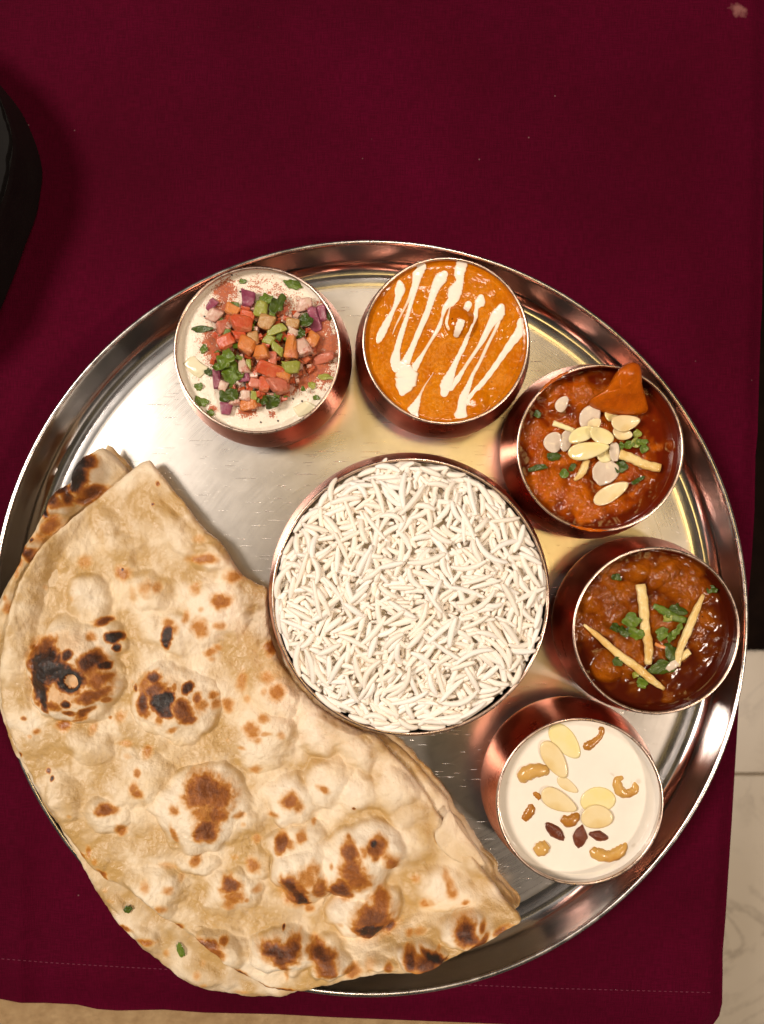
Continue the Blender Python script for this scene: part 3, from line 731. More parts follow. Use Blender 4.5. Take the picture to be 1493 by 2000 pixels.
# minced filling beneath the heap (too small to pick apart) and pepper flecks
def scatter_stuff(name, D, items, mat):
    bmv = []; bmf = []
    for (p, s, r) in items:
        base = [(-1, -1, -1), (1, -1, -1), (1, 1, -1), (-1, 1, -1), (-1, -1, 1), (1, -1, 1), (1, 1, 1), (-1, 1, 1)]
        R = Euler(r).to_matrix(); n0 = len(bmv)
        for b in base: bmv.append(tuple(Vector(p)+R @ Vector((b[0]*s[0]*random.uniform(.7, 1), b[1]*s[1]*random.uniform(.7, 1), b[2]*s[2]*random.uniform(.7, 1)))))
        bmf += [tuple(n0+i for i in q) for q in ((0, 3, 2, 1), (4, 5, 6, 7), (0, 1, 5, 4), (1, 2, 6, 5), (2, 3, 7, 6), (3, 0, 4, 7))]
    return link(name, mesh(name, bmv, bmf, False), mat)
rr = random.Random(5)
for nm, mt, lab, k in (('minced_tomato', 'tomato', 'fine minced tomato filling the heap on the yogurt', 140), ('minced_onion', 'onion', 'fine minced onion filling the heap on the yogurt', 60), ('minced_herb', 'herb', 'fine minced herbs filling the heap on the yogurt', 36)):
    it = []
    for _ in range(k):
        a = rr.uniform(0, 6.28); q = 380*math.sqrt(rr.random()); zx, zy = 720+q*math.cos(a), 740+q*math.sin(a)
        p = D1.xy(zx, zy); z = D1.hz(p.x, p.y)+heap(zx, zy)*rr.uniform(.5, 1.15); p = D1.xy(zx, zy, z)
        it.append((p, (rr.uniform(.0008, .0018), rr.uniform(.0008, .0018), rr.uniform(.0005, .0012)), (rr.uniform(-.5, .5), rr.uniform(-.5, .5), rr.uniform(0, 6))))
    o = scatter_stuff(nm, D1, it, M[mt]); tag(o, lab, 'vegetables', kind='stuff')
it = []
for zx, zy in ((1010, 1097), (835, 1240), (710, 1250), (945, 1080), (250, 850), (500, 180), (560, 300), (300, 480)):
    p = D1.xy(zx, zy); it.append(((p.x, p.y, D1.hz(p.x, p.y)+.0001), (.0004, .0004, .0003), (0, 0, 1)))
tag(scatter_stuff('pepper_flecks', D1, it, M['pepper']), 'tiny black pepper flecks on the yogurt', 'pepper', kind='stuff')

# ------------------------------------------------------------------ bowl 2: orange gravy with cream
L2 = [(815, 560, 130, 120, 40, 6.0), (955, 1140, 75, 95, 10, 2.0), (760, 690, 140, 60, 0, .6)]
def hf2(zx, zy, rr): return lumps(zx, zy, L2)+.0004*fbm(zx/160, zy/160, 4)+.00008*fbm(zx/35, zy/35, 3), .35*sstep(.05, .45, fbm(zx/230+3, zy/230, 3))
D2 = Dish(B2, 680, 480, .0345, hf2)
bt = top('orange_curry', D2, M['butter'], 'smooth bright orange gravy striped with white cream', 'curry', None, 150, 380)
STR = [[(375, 262, 40), (380, 310, 82), (365, 385, 55), (330, 470, 34), (285, 560, 58), (240, 650, 66), (218, 702, 34)],
  [(530, 150, 95), (505, 220, 82), (490, 290, 60), (440, 400, 26), (400, 480, 20), (350, 580, 13), (325, 645, 5)],
  [(500, 290, 40), (465, 400, 36), (430, 520, 36), (390, 640, 46), (360, 750, 52), (345, 840, 80), (350, 905, 60)],
  [(705, 205, 60), (680, 235, 100), (645, 290, 80), (615, 370, 60), (580, 480, 50), (520, 620, 46), (470, 740, 48), (430, 830, 70), (400, 900, 90)],
  [(380, 880, 110), (425, 950, 190), (410, 1020, 150), (395, 1075, 60)],
  [(830, 135, 95), (812, 200, 88), (815, 260, 66), (780, 335, 118), (760, 400, 80), (710, 450, 48), (690, 520, 30), (660, 600, 36), (600, 700, 28), (540, 800, 36), (490, 880, 60), (450, 940, 80)],
  [(970, 372, 50), (962, 410, 95), (940, 450, 40), (925, 520, 44), (890, 610, 30), (850, 720, 40), (800, 820, 42), (760, 910, 60), (720, 1010, 105), (700, 1080, 60)],
  [(880, 425, 60), (845, 500, 50), (815, 580, 66), (788, 655, 46)],
  [(1120, 440, 50), (1100, 490, 100), (1040, 575, 66), (975, 700, 40), (910, 800, 30), (850, 890, 30), (800, 970, 46), (745, 1035, 60)],
  [(1115, 500, 40), (1080, 600, 30), (1020, 720, 30), (960, 850, 30), (910, 940, 32), (880, 1020, 46), (842, 1110, 74), (830, 1180, 80), (822, 1235, 112)],
  [(1262, 545, 60), (1255, 620, 84), (1190, 710, 66), (1120, 810, 50), (1050, 910, 46), (980, 1000, 44), (910, 1080, 46), (862, 1145, 60)],
  [(625, 925, 4), (560, 1020, 14), (525, 1090, 26), (500, 1150, 60), (475, 1205, 95), (490, 1245, 60)],
  [(745, 440, 16), (735, 500, 26), (720, 560, 30), (735, 610, 22)]]
for S in STR:
    R = crom(S, 8); P = []; wd = []; hh = []
    for i, (x, y, w) in enumerate(R):
        w = max(w, 3)*(1+.08*math.sin(i*1.3+x)); p = D2.xy(x, y); z = D2.hz(p.x, p.y)+.00008; p = D2.xy(x, y, z)
        P.append((p.x-D2.c.x, p.y-D2.c.y, z-D2.z)); wd.append(w*D2.u/2*.93); hh.append(min(.00030, .00012+w*D2.u*.035))
    # rounded ends
    P = np.array(P); e0 = P[0]+(P[0]-P[1])/np.linalg.norm(P[0]-P[1])*wd[0]*.8; e1 = P[-1]+(P[-1]-P[-2])/np.linalg.norm(P[-1]-P[-2])*wd[-1]*.8
    m0 = P[0]*.35+e0*.65; m1 = P[-1]*.35+e1*.65
    P = np.vstack([e0, m0, P, m1, e1]); wd = [wd[0]*.15, wd[0]*.72]+wd+[wd[-1]*.72, wd[-1]*.15]; hh = [hh[0]*.2, hh[0]*.8]+hh+[hh[-1]*.8, hh[-1]*.2]
    cme = sweep('cream_streak', P, wd, hh, 16, 2.0)
    ang = np.abs(np.cos(2*math.pi*(np.arange(16)+.5)/16)); thin = np.clip(1-np.array(wd)/.0012, 0, .55)
    attr(cme, 'edge', np.clip(ang[None, :]**5+thin[:, None], 0, 1).ravel()); link('cream_streak', cme, M['drizzle'], bt)

# ------------------------------------------------------------------ bowl 3: red curry, almonds
L3 = [(480, 330, 190, 130, 20, 2.2), (400, 1010, 210, 180, 30, 3.0), (330, 640, 120, 150, 0, 2.2), (620, 1120, 170, 110, -20, 2.2), (880, 1130, 190, 100, 10, 1.6), (690, 360, 160, 130, 0, 2.4), (640, 900, 180, 170, 0, 1.4), (760, 640, 280, 250, 0, 2.6), (1080, 900, 160, 220, 20, 1.2)]
def hf3(zx, zy, rr):
    l = lumps(zx, zy, L3); h = l+.0009*fbm(zx/130, zy/130, 3); fine = .00032*fbm(zx/32, zy/32, 3)
    oil = sstep(.0016, -.0002, h)*sstep(-.15, .3, fbm(zx/200+8, zy/200, 3)+.45*sstep(800, 1250, zx)+.35*sstep(.68, .95, rr))
    return h*(1-.85*oil)+fine*(1-oil), np.clip(oil+.6*sstep(.93, .99, rr), 0, 1)
D3 = Dish(B3, 960, 680, .0300, hf3)
RC = top('red_curry', D3, M['curry'], 'lumpy orange-red curry beneath almond flakes and ginger', 'curry', None, 150, 380)
# wedge of meat leaning on the rim
def chunk3():
    P = np.array([(985, 104), (1040, 92), (1092, 118), (1106, 200), (1110, 270), (1140, 380), (1150, 470), (1040, 500), (860, 490), (720, 440), (700, 385), (780, 330), (850, 270), (895, 195), (940, 140)], float)
    P = crom(np.vstack([P, P[:1]]), 4)[:-1]; c = P.mean(0); n = len(P)
    zt = lambda x, y: .0120*sstep(520, 130, y)+.0028-.0000
    rings = (0, .3, .55, .75, .9, 1.0); v = []; f = []
    prm = []
    for r in rings[1:]:
        prm.append(c+(P-c)*r)
    def put(q, r):
        x, y = q; dom = .0032*math.sqrt(max(0, 1-r*r)); z = D3.z+zt(x, y)+dom-(.0022 if r == 1 else 0)+.0009*float(fbm(np.array([x/70]), np.array([y/70]), 3)[0])
        p = D3.xy(float(x), float(y), z); v.append(tuple(p))
    put(c, 0)
    for r, ring in zip(rings[1:], prm):
        for q in ring: put(q, r)
    for q in prm[-1]:
        x, y = c+(q-c)*.85; z = D3.z+zt(x, y)-.010; p = D3.xy(float(x), float(y), z+.008); v.append((p.x, p.y, z+.002))
    L = len(rings)
    for i in range(n):
        j = (i+1) % n; f.append((0, 1+i, 1+j))
        for k in range(L-1): f.append((1+k*n+i, 1+(k+1)*n+i, 1+(k+1)*n+j, 1+k*n+j))
    V = np.array(v); o = V.mean(0); me = mesh('meat_chunk', V-o, f)
    bm = bmesh.new(); bm.from_mesh(me); bmesh.ops.holes_fill(bm, edges=bm.edges, sides=200); bmesh.ops.recalc_face_normals(bm, faces=bm.faces); bm.to_mesh(me); bm.free()
    ob = link('meat_chunk', me, M['meat'], None, o); tag(ob, 'large orange sauce-coated wedge poking over the rim of the red curry bowl', 'meat')
    s = ob.modifiers.new('round', 'SUBSURF'); s.levels = 1; s.render_levels = 1
chunk3()
W3 = 'the red curry'
for a0, a1 in ((112, 138), (248, 276)):
    an = np.radians(np.linspace(a0, a1, 14)); Rr = (SMALL_O[-1][0]+SMALL_I[0][0])/2
    pp = np.stack([Rr*np.cos(an), Rr*np.sin(an), np.full(14, RIMZ+.0003-D3.z)], 1); ww = .00075*np.sin(np.linspace(.15, 3.0, 14))*(1+.3*np.sin(np.arange(14)*2.1))
    link('sauce_smear', sweep('sauce_smear', pp, ww, ww*.35, 8), M['meat'], RC)
G3 = 'almond flakes and pale slices on the red curry'
cutf = lambda a, b, s: cut_outline(a, b, s)
softf = lambda a, b, s: lobed_outline(a, b, 26, s, .10)
ovalf = lambda a, b, s: almond_outline(a, b, 22, .12)
for (x, y, l, w, rot, mt, nn, dz, tl, of) in (
    (512, 410, 125, 88, 60, 'garlic', 'small whitish oval slice', .0006, (0, 0), ovalf), (715, 508, 200, 150, 62, 'garlic', 'greyish pink slice with a dark speck', .0016, (6, 4), ovalf), (450, 685, 150, 140, 80, 'garlic', 'white half-round slice', .0012, (4, -6), ovalf), (545, 672, 165, 95, 75, 'garlic', 'pinkish white slice tucked under the yellow flakes', .0006, (0, 0), ovalf),
    (660, 630, 210, 110, 22, 'almondy', 'pale yellow almond flake', .0034, (8, -6), ovalf), (800, 640, 190, 120, -20, 'almondy', 'bright yellow almond flake', .0036, (-6, 8), ovalf), (705, 745, 300, 130, 10, 'almondy', 'largest bright yellow almond flake', .0042, (10, 0), None),
    (882, 472, 150, 100, 35, 'almondy', 'notched yellow almond flake', .0018, (8, 10), None), (975, 545, 215, 130, 8, 'almond', 'cupped cream almond flake', .0036, (-10, 6), None), (950, 622, 145, 95, -15, 'almond', 'cream almond flake under the cupped one', .0020, (0, 0), ovalf),
    (895, 755, 80, 145, 0, 'garlic', 'narrow translucent yellowish slice', .0022, (0, 10), softf), (825, 905, 215, 175, 20, 'garlic', 'wet grey-white translucent slice', .0010, (5, 5), softf), (830, 770, 150, 120, 0, 'almondy', 'yellowish translucent slice under the large flake', .0014, (0, 0), softf), (872, 1055, 285, 125, 30, 'almond', 'long tan almond flake', .0014, (-5, 0), None), (745, 560, 110, 90, 40, 'almond', 'short cream almond flake', .0028, (6, 6), ovalf)):
    flake(D3, x, y, l, w, rot, mt, nn, 'almond' if 'almond' in nn else 'slice', G3, W3, dz, .0007, tl, .0012, of, .0003, 'almond_flake' if 'almond' in nn else 'pale_slice')
stick(D3, [(935, 775, 66, .8), (1020, 805, 64, .8), (1120, 845, 62, .8), (1225, 878, 60, .8)], 'ginger', 'thick ginger stick', 'ginger', 'ginger sticks on the red curry', W3, .7)
stick(D3, [(700, 815, 52, .8), (680, 880, 56, .6), (650, 930, 46, .4), (605, 962, 20, .2)], 'ginger', 'short curved ginger stick', 'ginger', 'ginger sticks on the red curry', W3, .7)
stick(D3, [(455, 548, 40, .5), (520, 568, 42, .9), (605, 602, 40, 1.4)], 'almondy', 'thin yellow ginger stick', 'ginger', 'ginger sticks on the red curry', W3, .7)
for (x, y, l, w, rot, mt, nn) in ((530, 915, 62, 74, 0, 'herb', 'bright green leaf bit'), (335, 872, 140, 46, 12, 'herbdark', 'long dark herb stalk'), (943, 715, 42, 70, 0, 'herb', 'small green leaf bit'), (1000, 705, 80, 60, 20, 'herb', 'chopped green leaf'), (1095, 685, 95, 48, 0, 'herb', 'shiny green leaf'), (1110, 735, 70, 60, 40, 'herb', 'curled green leaf'), (1050, 690, 70, 70, -30, 'lime', 'yellow-green leaf bit'), (940, 865, 90, 100, 0, 'herbdark', 'dark green leaf clump'), (335, 482, 50, 60, 0, 'herbdark', 'sunken dark leaf'), (1065, 965, 120, 32, 28, 'herbdark', 'dark thin stalk'), (590, 870, 80, 40, 50, 'herbdark', 'dark leaf sliver'), (450, 790, 110, 60, 0, 'herbdark', 'sunken dark herb'), (1060, 625, 60, 70, 0, 'lime', 'small olive leaf')):
    leafy(D3, x, y, l, w, rot, mt, nn, W3, .0012, (random.uniform(-12, 12), random.uniform(-12, 12)), .0010, 'herbs on the red curry', lob=.14)

# ------------------------------------------------------------------ bowl 4: brown curry, ginger
L4 = [(690, 360, 115, 90, 0, 3.4), (880, 385, 160, 90, -35, 3.8), (470, 1060, 125, 120, 0, 4.2), (440, 560, 220, 190, 20, 2.6), (640, 700, 200, 150, 0, 2.6), (860, 700, 180, 180, 0, 2.4), (1080, 470, 170, 150, 20, 2.4), (640, 970, 150, 180, 0, 2.2), (1130, 760, 180, 220, 0, 1.2), (960, 480, 200, 120, 40, 2.6)]
def hf4(zx, zy, rr):
    l = lumps(zx, zy, L4); h = l+.0008*fbm(zx/150, zy/150, 3); fine = .00028*fbm(zx/34, zy/34, 3)
    oil = sstep(.0014, -.0002, h)*sstep(-.2, .25, fbm(zx/200+5, zy/200, 3)+.5*sstep(850, 1250, zy)+.4*sstep(1000, 1350, zx))
    return h*(1-.88*oil)+fine*(1-oil), np.clip(oil+.8*sstep(.90, .98, rr), 0, 1)
D4 = Dish(B4, 1060, 1020, .0310, hf4)
top('brown_curry', D4, M['brown'], 'oily brown meat curry beneath ginger sticks and green herbs', 'curry', None, 150, 380)
W4 = 'the brown curry'; G4 = 'ginger sticks on the brown curry'
stick(D4, [(718, 455, 74, .8), (730, 600, 78, 1.0), (752, 770, 72, 1.4), (768, 900, 70, 1.2), (772, 1030, 56, .8)], 'ginger', 'thickest upright ginger stick', 'ginger', G4, W4, .65)
stick(D4, [(1168, 528, 26, .6), (1110, 650, 52, 1.4), (1050, 800, 56, 2.0), (1000, 930, 54, 1.6), (982, 1050, 50, .8)], 'ginger', 'slanting ginger stick on the right', 'ginger', G4, W4, .65)
stick(D4, [(985, 1020, 56, .6), (945, 1045, 58, .8), (905, 1075, 44, .4)], 'garlic', 'short white ginger end', 'ginger', G4, W4, .6)
stick(D4, [(1075, 935, 48, .3), (1035, 965, 54, .4), (990, 1005, 46, .3)], 'ginger', 'stubby ginger stick lying crosswise', 'ginger', G4, W4, .6)
stick(D4, [(298, 742, 16, .5), (400, 835, 44, 1.0), (540, 950, 50, 1.4), (680, 1060, 56, 1.2), (800, 1150, 60, .9), (890, 1215, 30, .4)], 'ginger', 'long tapering ginger stick on the left', 'ginger', G4, W4, .6)
stick(D4, [(815, 880, 24, .4), (860, 900, 30, .5), (915, 925, 22, .4)], 'orange', 'thin orange ginger shred', 'ginger', G4, W4, .6)
stick(D4, [(812, 602, 30, .6), (880, 645, 58, 1.0), (960, 695, 56, 1.2), (1045, 715, 50, 1.0)], 'herb', 'long bright green stalk', 'herb', 'herbs on the brown curry', W4, .35, name='herb_stalk')
for (x, y, l, w, rot, mt, nn, dz) in ((650, 715, 120, 110, 20, 'herb', 'bright green crumpled leaf', .0022), (680, 810, 110, 95, -30, 'herb', 'bright green folded leaf', .0022), (600, 790, 100, 90, 0, 'herbdark', 'dark green leaf', .0012), (525, 765, 80, 70, 0, 'herbdark', 'small dark leaf', .0008), (870, 810, 110, 85, 20, 'herb', 'green leaf', .0016), (985, 780, 110, 60, 55, 'herb', 'upright green leaf', .0020), (940, 830, 110, 50, 50, 'herb', 'narrow green leaf', .0016), (870, 1060, 190, 105, 15, 'herbdark', 'large dark green leaf', .0012), (935, 950, 100, 130, 20, 'herbdark', 'dark green crumpled leaf', .0012), (725, 1170, 80, 85, 0, 'herb', 'small green leaf', .0008), (555, 1010, 90, 80, 40, 'herbdark', 'dark feathery leaf', .0022), (1232, 490, 66, 66, 0, 'herbdark', 'small dark leaf', .0008), (535, 400, 80, 50, 0, 'herbdark', 'sunken dark green leaf', .0008), (672, 1112, 54, 46, 0, 'lime', 'tiny yellow leaf bit', .0010), (980, 640, 130, 90, -20, 'herbdark', 'dark frilly leaf', .0010), (910, 700, 60, 70, 0, 'lime', 'small olive leaf', .0014)):
    leafy(D4, x, y, l, w, rot, mt, nn, W4, dz, (random.uniform(-14, 14), random.uniform(-14, 14)), .0014, 'herbs on the brown curry')

# ------------------------------------------------------------------ bowl 5: milk pudding
def hf5(zx, zy, rr): return .00025*fbm(zx/200, zy/200, 3), np.zeros_like(zx)
D5 = Dish(B5, 920, 1340, .0310, hf5)
top('milk_pudding', D5, M['pudding'], 'creamy white milk pudding with floating nuts and raisins', 'pudding')
W5 = 'the milk pudding'
for (x, y, l, w, rot, mt, nn, dz) in ((690, 405, 310, 175, -50, 'almondy', 'large yellowish almond flake', .0002), (612, 540, 310, 155, -58, 'almond', 'long cream almond flake', .0009), (705, 722, 180, 85, -35, 'almond', 'small cream almond flake', .0002), (642, 838, 290, 150, -28, 'almond', 'pointed cream almond flake', .0011), (928, 830, 260, 190, 5, 'almondy', 'broad yellow almond flake', .0002), (920, 955, 235, 175, 0, 'almond', 'broad pale almond flake overlapping another', .0010)):
    flake(D5, x, y, l, w, rot, mt, nn, 'almond', 'almond flakes on the milk pudding', W5, dz-.0001, .0005, (0, 0), .0002, None if l > 270 or l < 200 else ovalf, .0001)
def cashew(pts, mat, nn, h=.75):
    return stick(D5, [(x, y, w*.9, -1.2) for x, y, w in pts], mat, nn, 'cashew', 'cashew pieces in the milk pudding', W5, h, 2.3, name='cashew_piece', sink=.5)
cashew([(925, 305, 40), (955, 320, 62), (940, 370, 62), (890, 410, 74), (845, 430, 80), (815, 420, 44)], 'cashewd', 'curved fried cashew half')
cashew([(385, 700, 60), (395, 655, 110), (450, 620, 120), (520, 610, 100), (560, 630, 50)], 'cashew', 'chunky golden cashew piece')
cashew([(1100, 655, 46), (1062, 685, 80), (1080, 755, 84), (1140, 780, 74), (1195, 755, 66), (1190, 712, 50), (1165, 700, 28)], 'cashew', 'curled whole cashew')
cashew([(435, 770, 30), (470, 785, 60), (510, 810, 52)], 'cashewd', 'small brown cashew bit')
cashew([(430, 860, 50), (438, 900, 72), (415, 940, 72), (385, 975, 56)], 'cashewd', 'small kidney-shaped fried cashew')
cashew([(665, 960, 60), (710, 990, 100), (755, 950, 80), (770, 915, 40)], 'cashewd', 'golden brown cashew piece under an almond flake')
cashew([(880, 1180, 60), (920, 1220, 100), (1000, 1240, 104), (1080, 1205, 92), (1120, 1155, 60), (1105, 1130, 30)], 'cashew', 'largest curved golden cashew half')
cashew([(475, 1210, 80), (520, 1180, 130), (560, 1145, 90)], 'cashew', 'blocky pale cashew chunk')
for (x, y, l, w, rot, nn, s) in ((612, 1060, 185, 95, -42, 'long dark raisin', 3), (795, 1098, 165, 110, 80, 'darkest upright raisin', 8), (932, 1092, 145, 78, -15, 'small reddish raisin', 13)):
    blob(D5, x, y, l, w, .0026, rot, 'raisin', nn, 'raisin', 'raisins in the milk pudding', W5, s, 'raisin', .45, .22, 2.2, .35)
finish_labels()

# ------------------------------------------------------------------ rice
def grain_mesh(i):
    r = random.Random(100+i); L = r.uniform(.0085, .0170); cv = r.choice((0.0, 0.0, .02, .04, .07, .1, .15, .22))*r.choice((-1, 1)); rad = r.uniform(.00102, .00145)
    n = 11; t = np.array([-1, -.97, -.9, -.72, -.4, 0, .4, .72, .9, .97, 1]); x = t*L/2; y = cv*L*(t*t-.4)*.8; z = .0004*np.sin(t*2+i)
    w = rad*(1-np.abs(t)**2.4*.55); w[0] = w[-1] = rad*.15; w[1] = w[-2] = rad*.38
    x[0] += .0006*0; me = sweep('rice_grain', np.stack([x, y, z], 1), w, w*.92, 8, 2.0); me.materials.append(M['rice']); return me, L, cv, rad
GR = [grain_mesh(i) for i in range(22)]
RES = .0005; NG = 260; HM = np.zeros((NG, NG)); ID = -np.ones((NG, NG), int)
gx = (np.arange(NG)-NG/2)*RES; GX, GY = np.meshgrid(gx, gx); RR = np.hypot(GX, GY)
tgt = RIMZ - .0018 + .0068*(1-np.clip(RR/.056, 0, 1)**2.2) + .0012*fbm(GX*60, GY*60, 3)
HM[:] = tgt-.0062-.002*sstep(.045, .055, RR); HM[RR > .0562] = RIMZ+.0004
grains = []
def drop(x, y, a, gi, allow):
    me, L, cv, rad = GR[gi]; t = np.linspace(-1, 1, 11); lx = t*L/2*.95; ly = cv*L*(t*t-.4)*.8
    ca, sa = math.cos(a), math.sin(a); X = x+ca*lx-sa*ly; Y = y+sa*lx+ca*ly
    if not allow and np.hypot(X, Y).max() > .0558: return False
    if np.hypot(X, Y).max() > .0590: return False
    ix = np.round(X/RES+NG/2).astype(int); iy = np.round(Y/RES+NG/2).astype(int)
    h = np.array([np.sort(HM[q-1:q+2, p-1:p+2].ravel())[6] for p, q in zip(ix, iy)])
    s = lx; b = np.clip(np.polyfit(s, h, 1)[0], -.26, .26); aa = np.percentile(h-b*s, 26)
    x0, x1, y0, y1 = ix.min()-3, ix.max()+4, iy.min()-3, iy.max()+4
    gxs = GX[y0:y1, x0:x1]; gys = GY[y0:y1, x0:x1]
    d = np.full(gxs.shape, 9.); zt = np.zeros(gxs.shape)
    for k in range(11):
        dd = np.hypot(gxs-X[k], gys-Y[k]); m = dd < d; d[m] = dd[m]; zt[m] = aa+b*s[k]
    inside = d < rad; top_ = zt + rad*.8*(1+np.sqrt(np.clip(1-(d/rad)**2, 0, 1)))
    sub = HM[y0:y1, x0:x1]; up = inside & (top_ > sub)
    sub[up] = top_[up]; ID[y0:y1, x0:x1][up] = len(grains)
    grains.append((gi, x, y, aa+rad*.8, a, b)); return True
rg = random.Random(21); tries = 0
while len(grains) < 2300 and tries < 16000:
    tries += 1; a = rg.uniform(0, 6.283); q = .0552*math.sqrt(rg.random())
    # fill low places first
    best = None
    for _ in range(4):
        a2 = rg.uniform(0, 6.283); q2 = .0552*math.sqrt(rg.random()); xx, yy = q2*math.cos(a2), q2*math.sin(a2)
        k = HM[int(yy/RES+NG/2), int(xx/RES+NG/2)]-tgt[int(yy/RES+NG/2), int(xx/RES+NG/2)]
        if best is None or k < best[0]: best = (k, xx, yy)
    if best[0] > .0005: continue
    drop(best[1], best[2], rg.uniform(0, 6.283), rg.randrange(22), rg.random() < .003)
cnts = np.bincount(ID[ID >= 0].ravel(), minlength=len(grains)); order = np.argsort(-cnts); chosen = set(order[:300].tolist())
rice = empty('rice_heap', (B6.x, B6.y, FL)); tag(rice, 'heap of white long-grain rice filling the large copper bowl', 'rice')
rv = []; rf = []
for i, (gi, x, y, z, a, b) in enumerate(grains):
    if cnts[i] == 0: continue
    E = Euler((rg.uniform(-.5, .5), -math.atan(b), a), 'XYZ')
    if i in chosen: link('rice_grain', GR[gi][0], None, rice, (x, y, z-FL), E)
    else:
        Mx = Matrix.Translation((x, y, z-FL)) @ E.to_matrix().to_4x4(); n0 = len(rv)
        rv += [tuple(Mx @ v.co) for v in GR[gi][0].vertices]; rf += [tuple(n0+k for k in p.vertices) for p in GR[gi][0].polygons]
ro = link('loose_grains', mesh('loose_grains', rv, rf), M['rice'], rice); ro['kind'] = 'stuff'
bed = lathe('rice_bed', [(.0002, RIMZ-FL+.0028), (.02, RIMZ-FL+.0022), (.04, RIMZ-FL-.0002), (.050, RIMZ-FL-.0035), (.0565, RIMZ-FL-.0070)], 60); link('rice_bed', bed, M['rice'], rice)

# ------------------------------------------------------------------ naan
def poly_radial(outline, c, n):
    P = crom(np.vstack([outline, outline[:1]]), 10); a = np.unwrap(np.arctan2(P[:, 1]-c[1], P[:, 0]-c[0]))
    if a[-1] < a[0]: a = -a; sgn = -1
    else: sgn = 1
    r = np.hypot(P[:, 0]-c[0], P[:, 1]-c[1]); t = np.linspace(a[0], a[0]+2*math.pi, n, endpoint=False)
    rr = np.interp(t, np.maximum.accumulate(a), r)
    return c[0]+rr*np.cos(sgn*t), c[1]+rr*np.sin(sgn*t)
def base_z(px, py):
    t = (px-654)*-.777+(py-1349)*.63            # distance (px) from the cut side
    X, Y = Wn(px, py, .018); r = np.hypot(X-PC.x, Y-PC.y)
    k = np.clip(np.maximum(sstep(0, 640, t)*1.05, sstep(.122, .163, r)), 0, 1.0)
    return .0032+.0186*k
def spots_f(px, py, S):
    c = np.zeros_like(px); wx = 9*fbm(px/26, py/26, 3); wy = 9*fbm(px/26+50, py/26+9, 3); w2 = .16*fbm(px/9, py/9, 2)
    for s in S:
        x, y, rx, ry, rot, it = s[:6]; rx *= 1.16; ry *= 1.16; it = it*.95 if it < .6 else it; g_ = 1.16 if .55 < it < .9 and rx > 12 else 1.0; rx *= g_; ry *= g_; a = math.radians(rot); dx = px+wx*min(1, rx/25)-x; dy = py+wy*min(1, ry/25)-y
        u = (dx*math.cos(a)+dy*math.sin(a))/rx; v = (-dx*math.sin(a)+dy*math.cos(a))/ry
        d = np.sqrt(u*u+v*v)+w2
        c = np.maximum(c, it*(1-sstep(.30, 1.32, d)) if it < .9 else it*(1-sstep(.45, 1.2, d)))
    return c
def bumps_f(px, py, Bm):
    h = np.zeros_like(px); wx = 26*fbm(px/85, py/85, 3); wy = 26*fbm(px/85+31, py/85+7, 3)
    for (x, y, rx, ry, rot, ht) in Bm:
        a = math.radians(rot); dx = px+wx-x; dy = py+wy-y
        u = (dx*math.cos(a)+dy*math.sin(a))/rx; v = (-dx*math.sin(a)+dy*math.cos(a))/ry
        d = u*u+v*v; q = 1.2*ht*1e-3*np.clip(1-d, 0, 1)**(.85 if ht > 4.4 else 1.0)
        h = np.maximum(h, q)+.12*np.minimum(h, q)
    return h
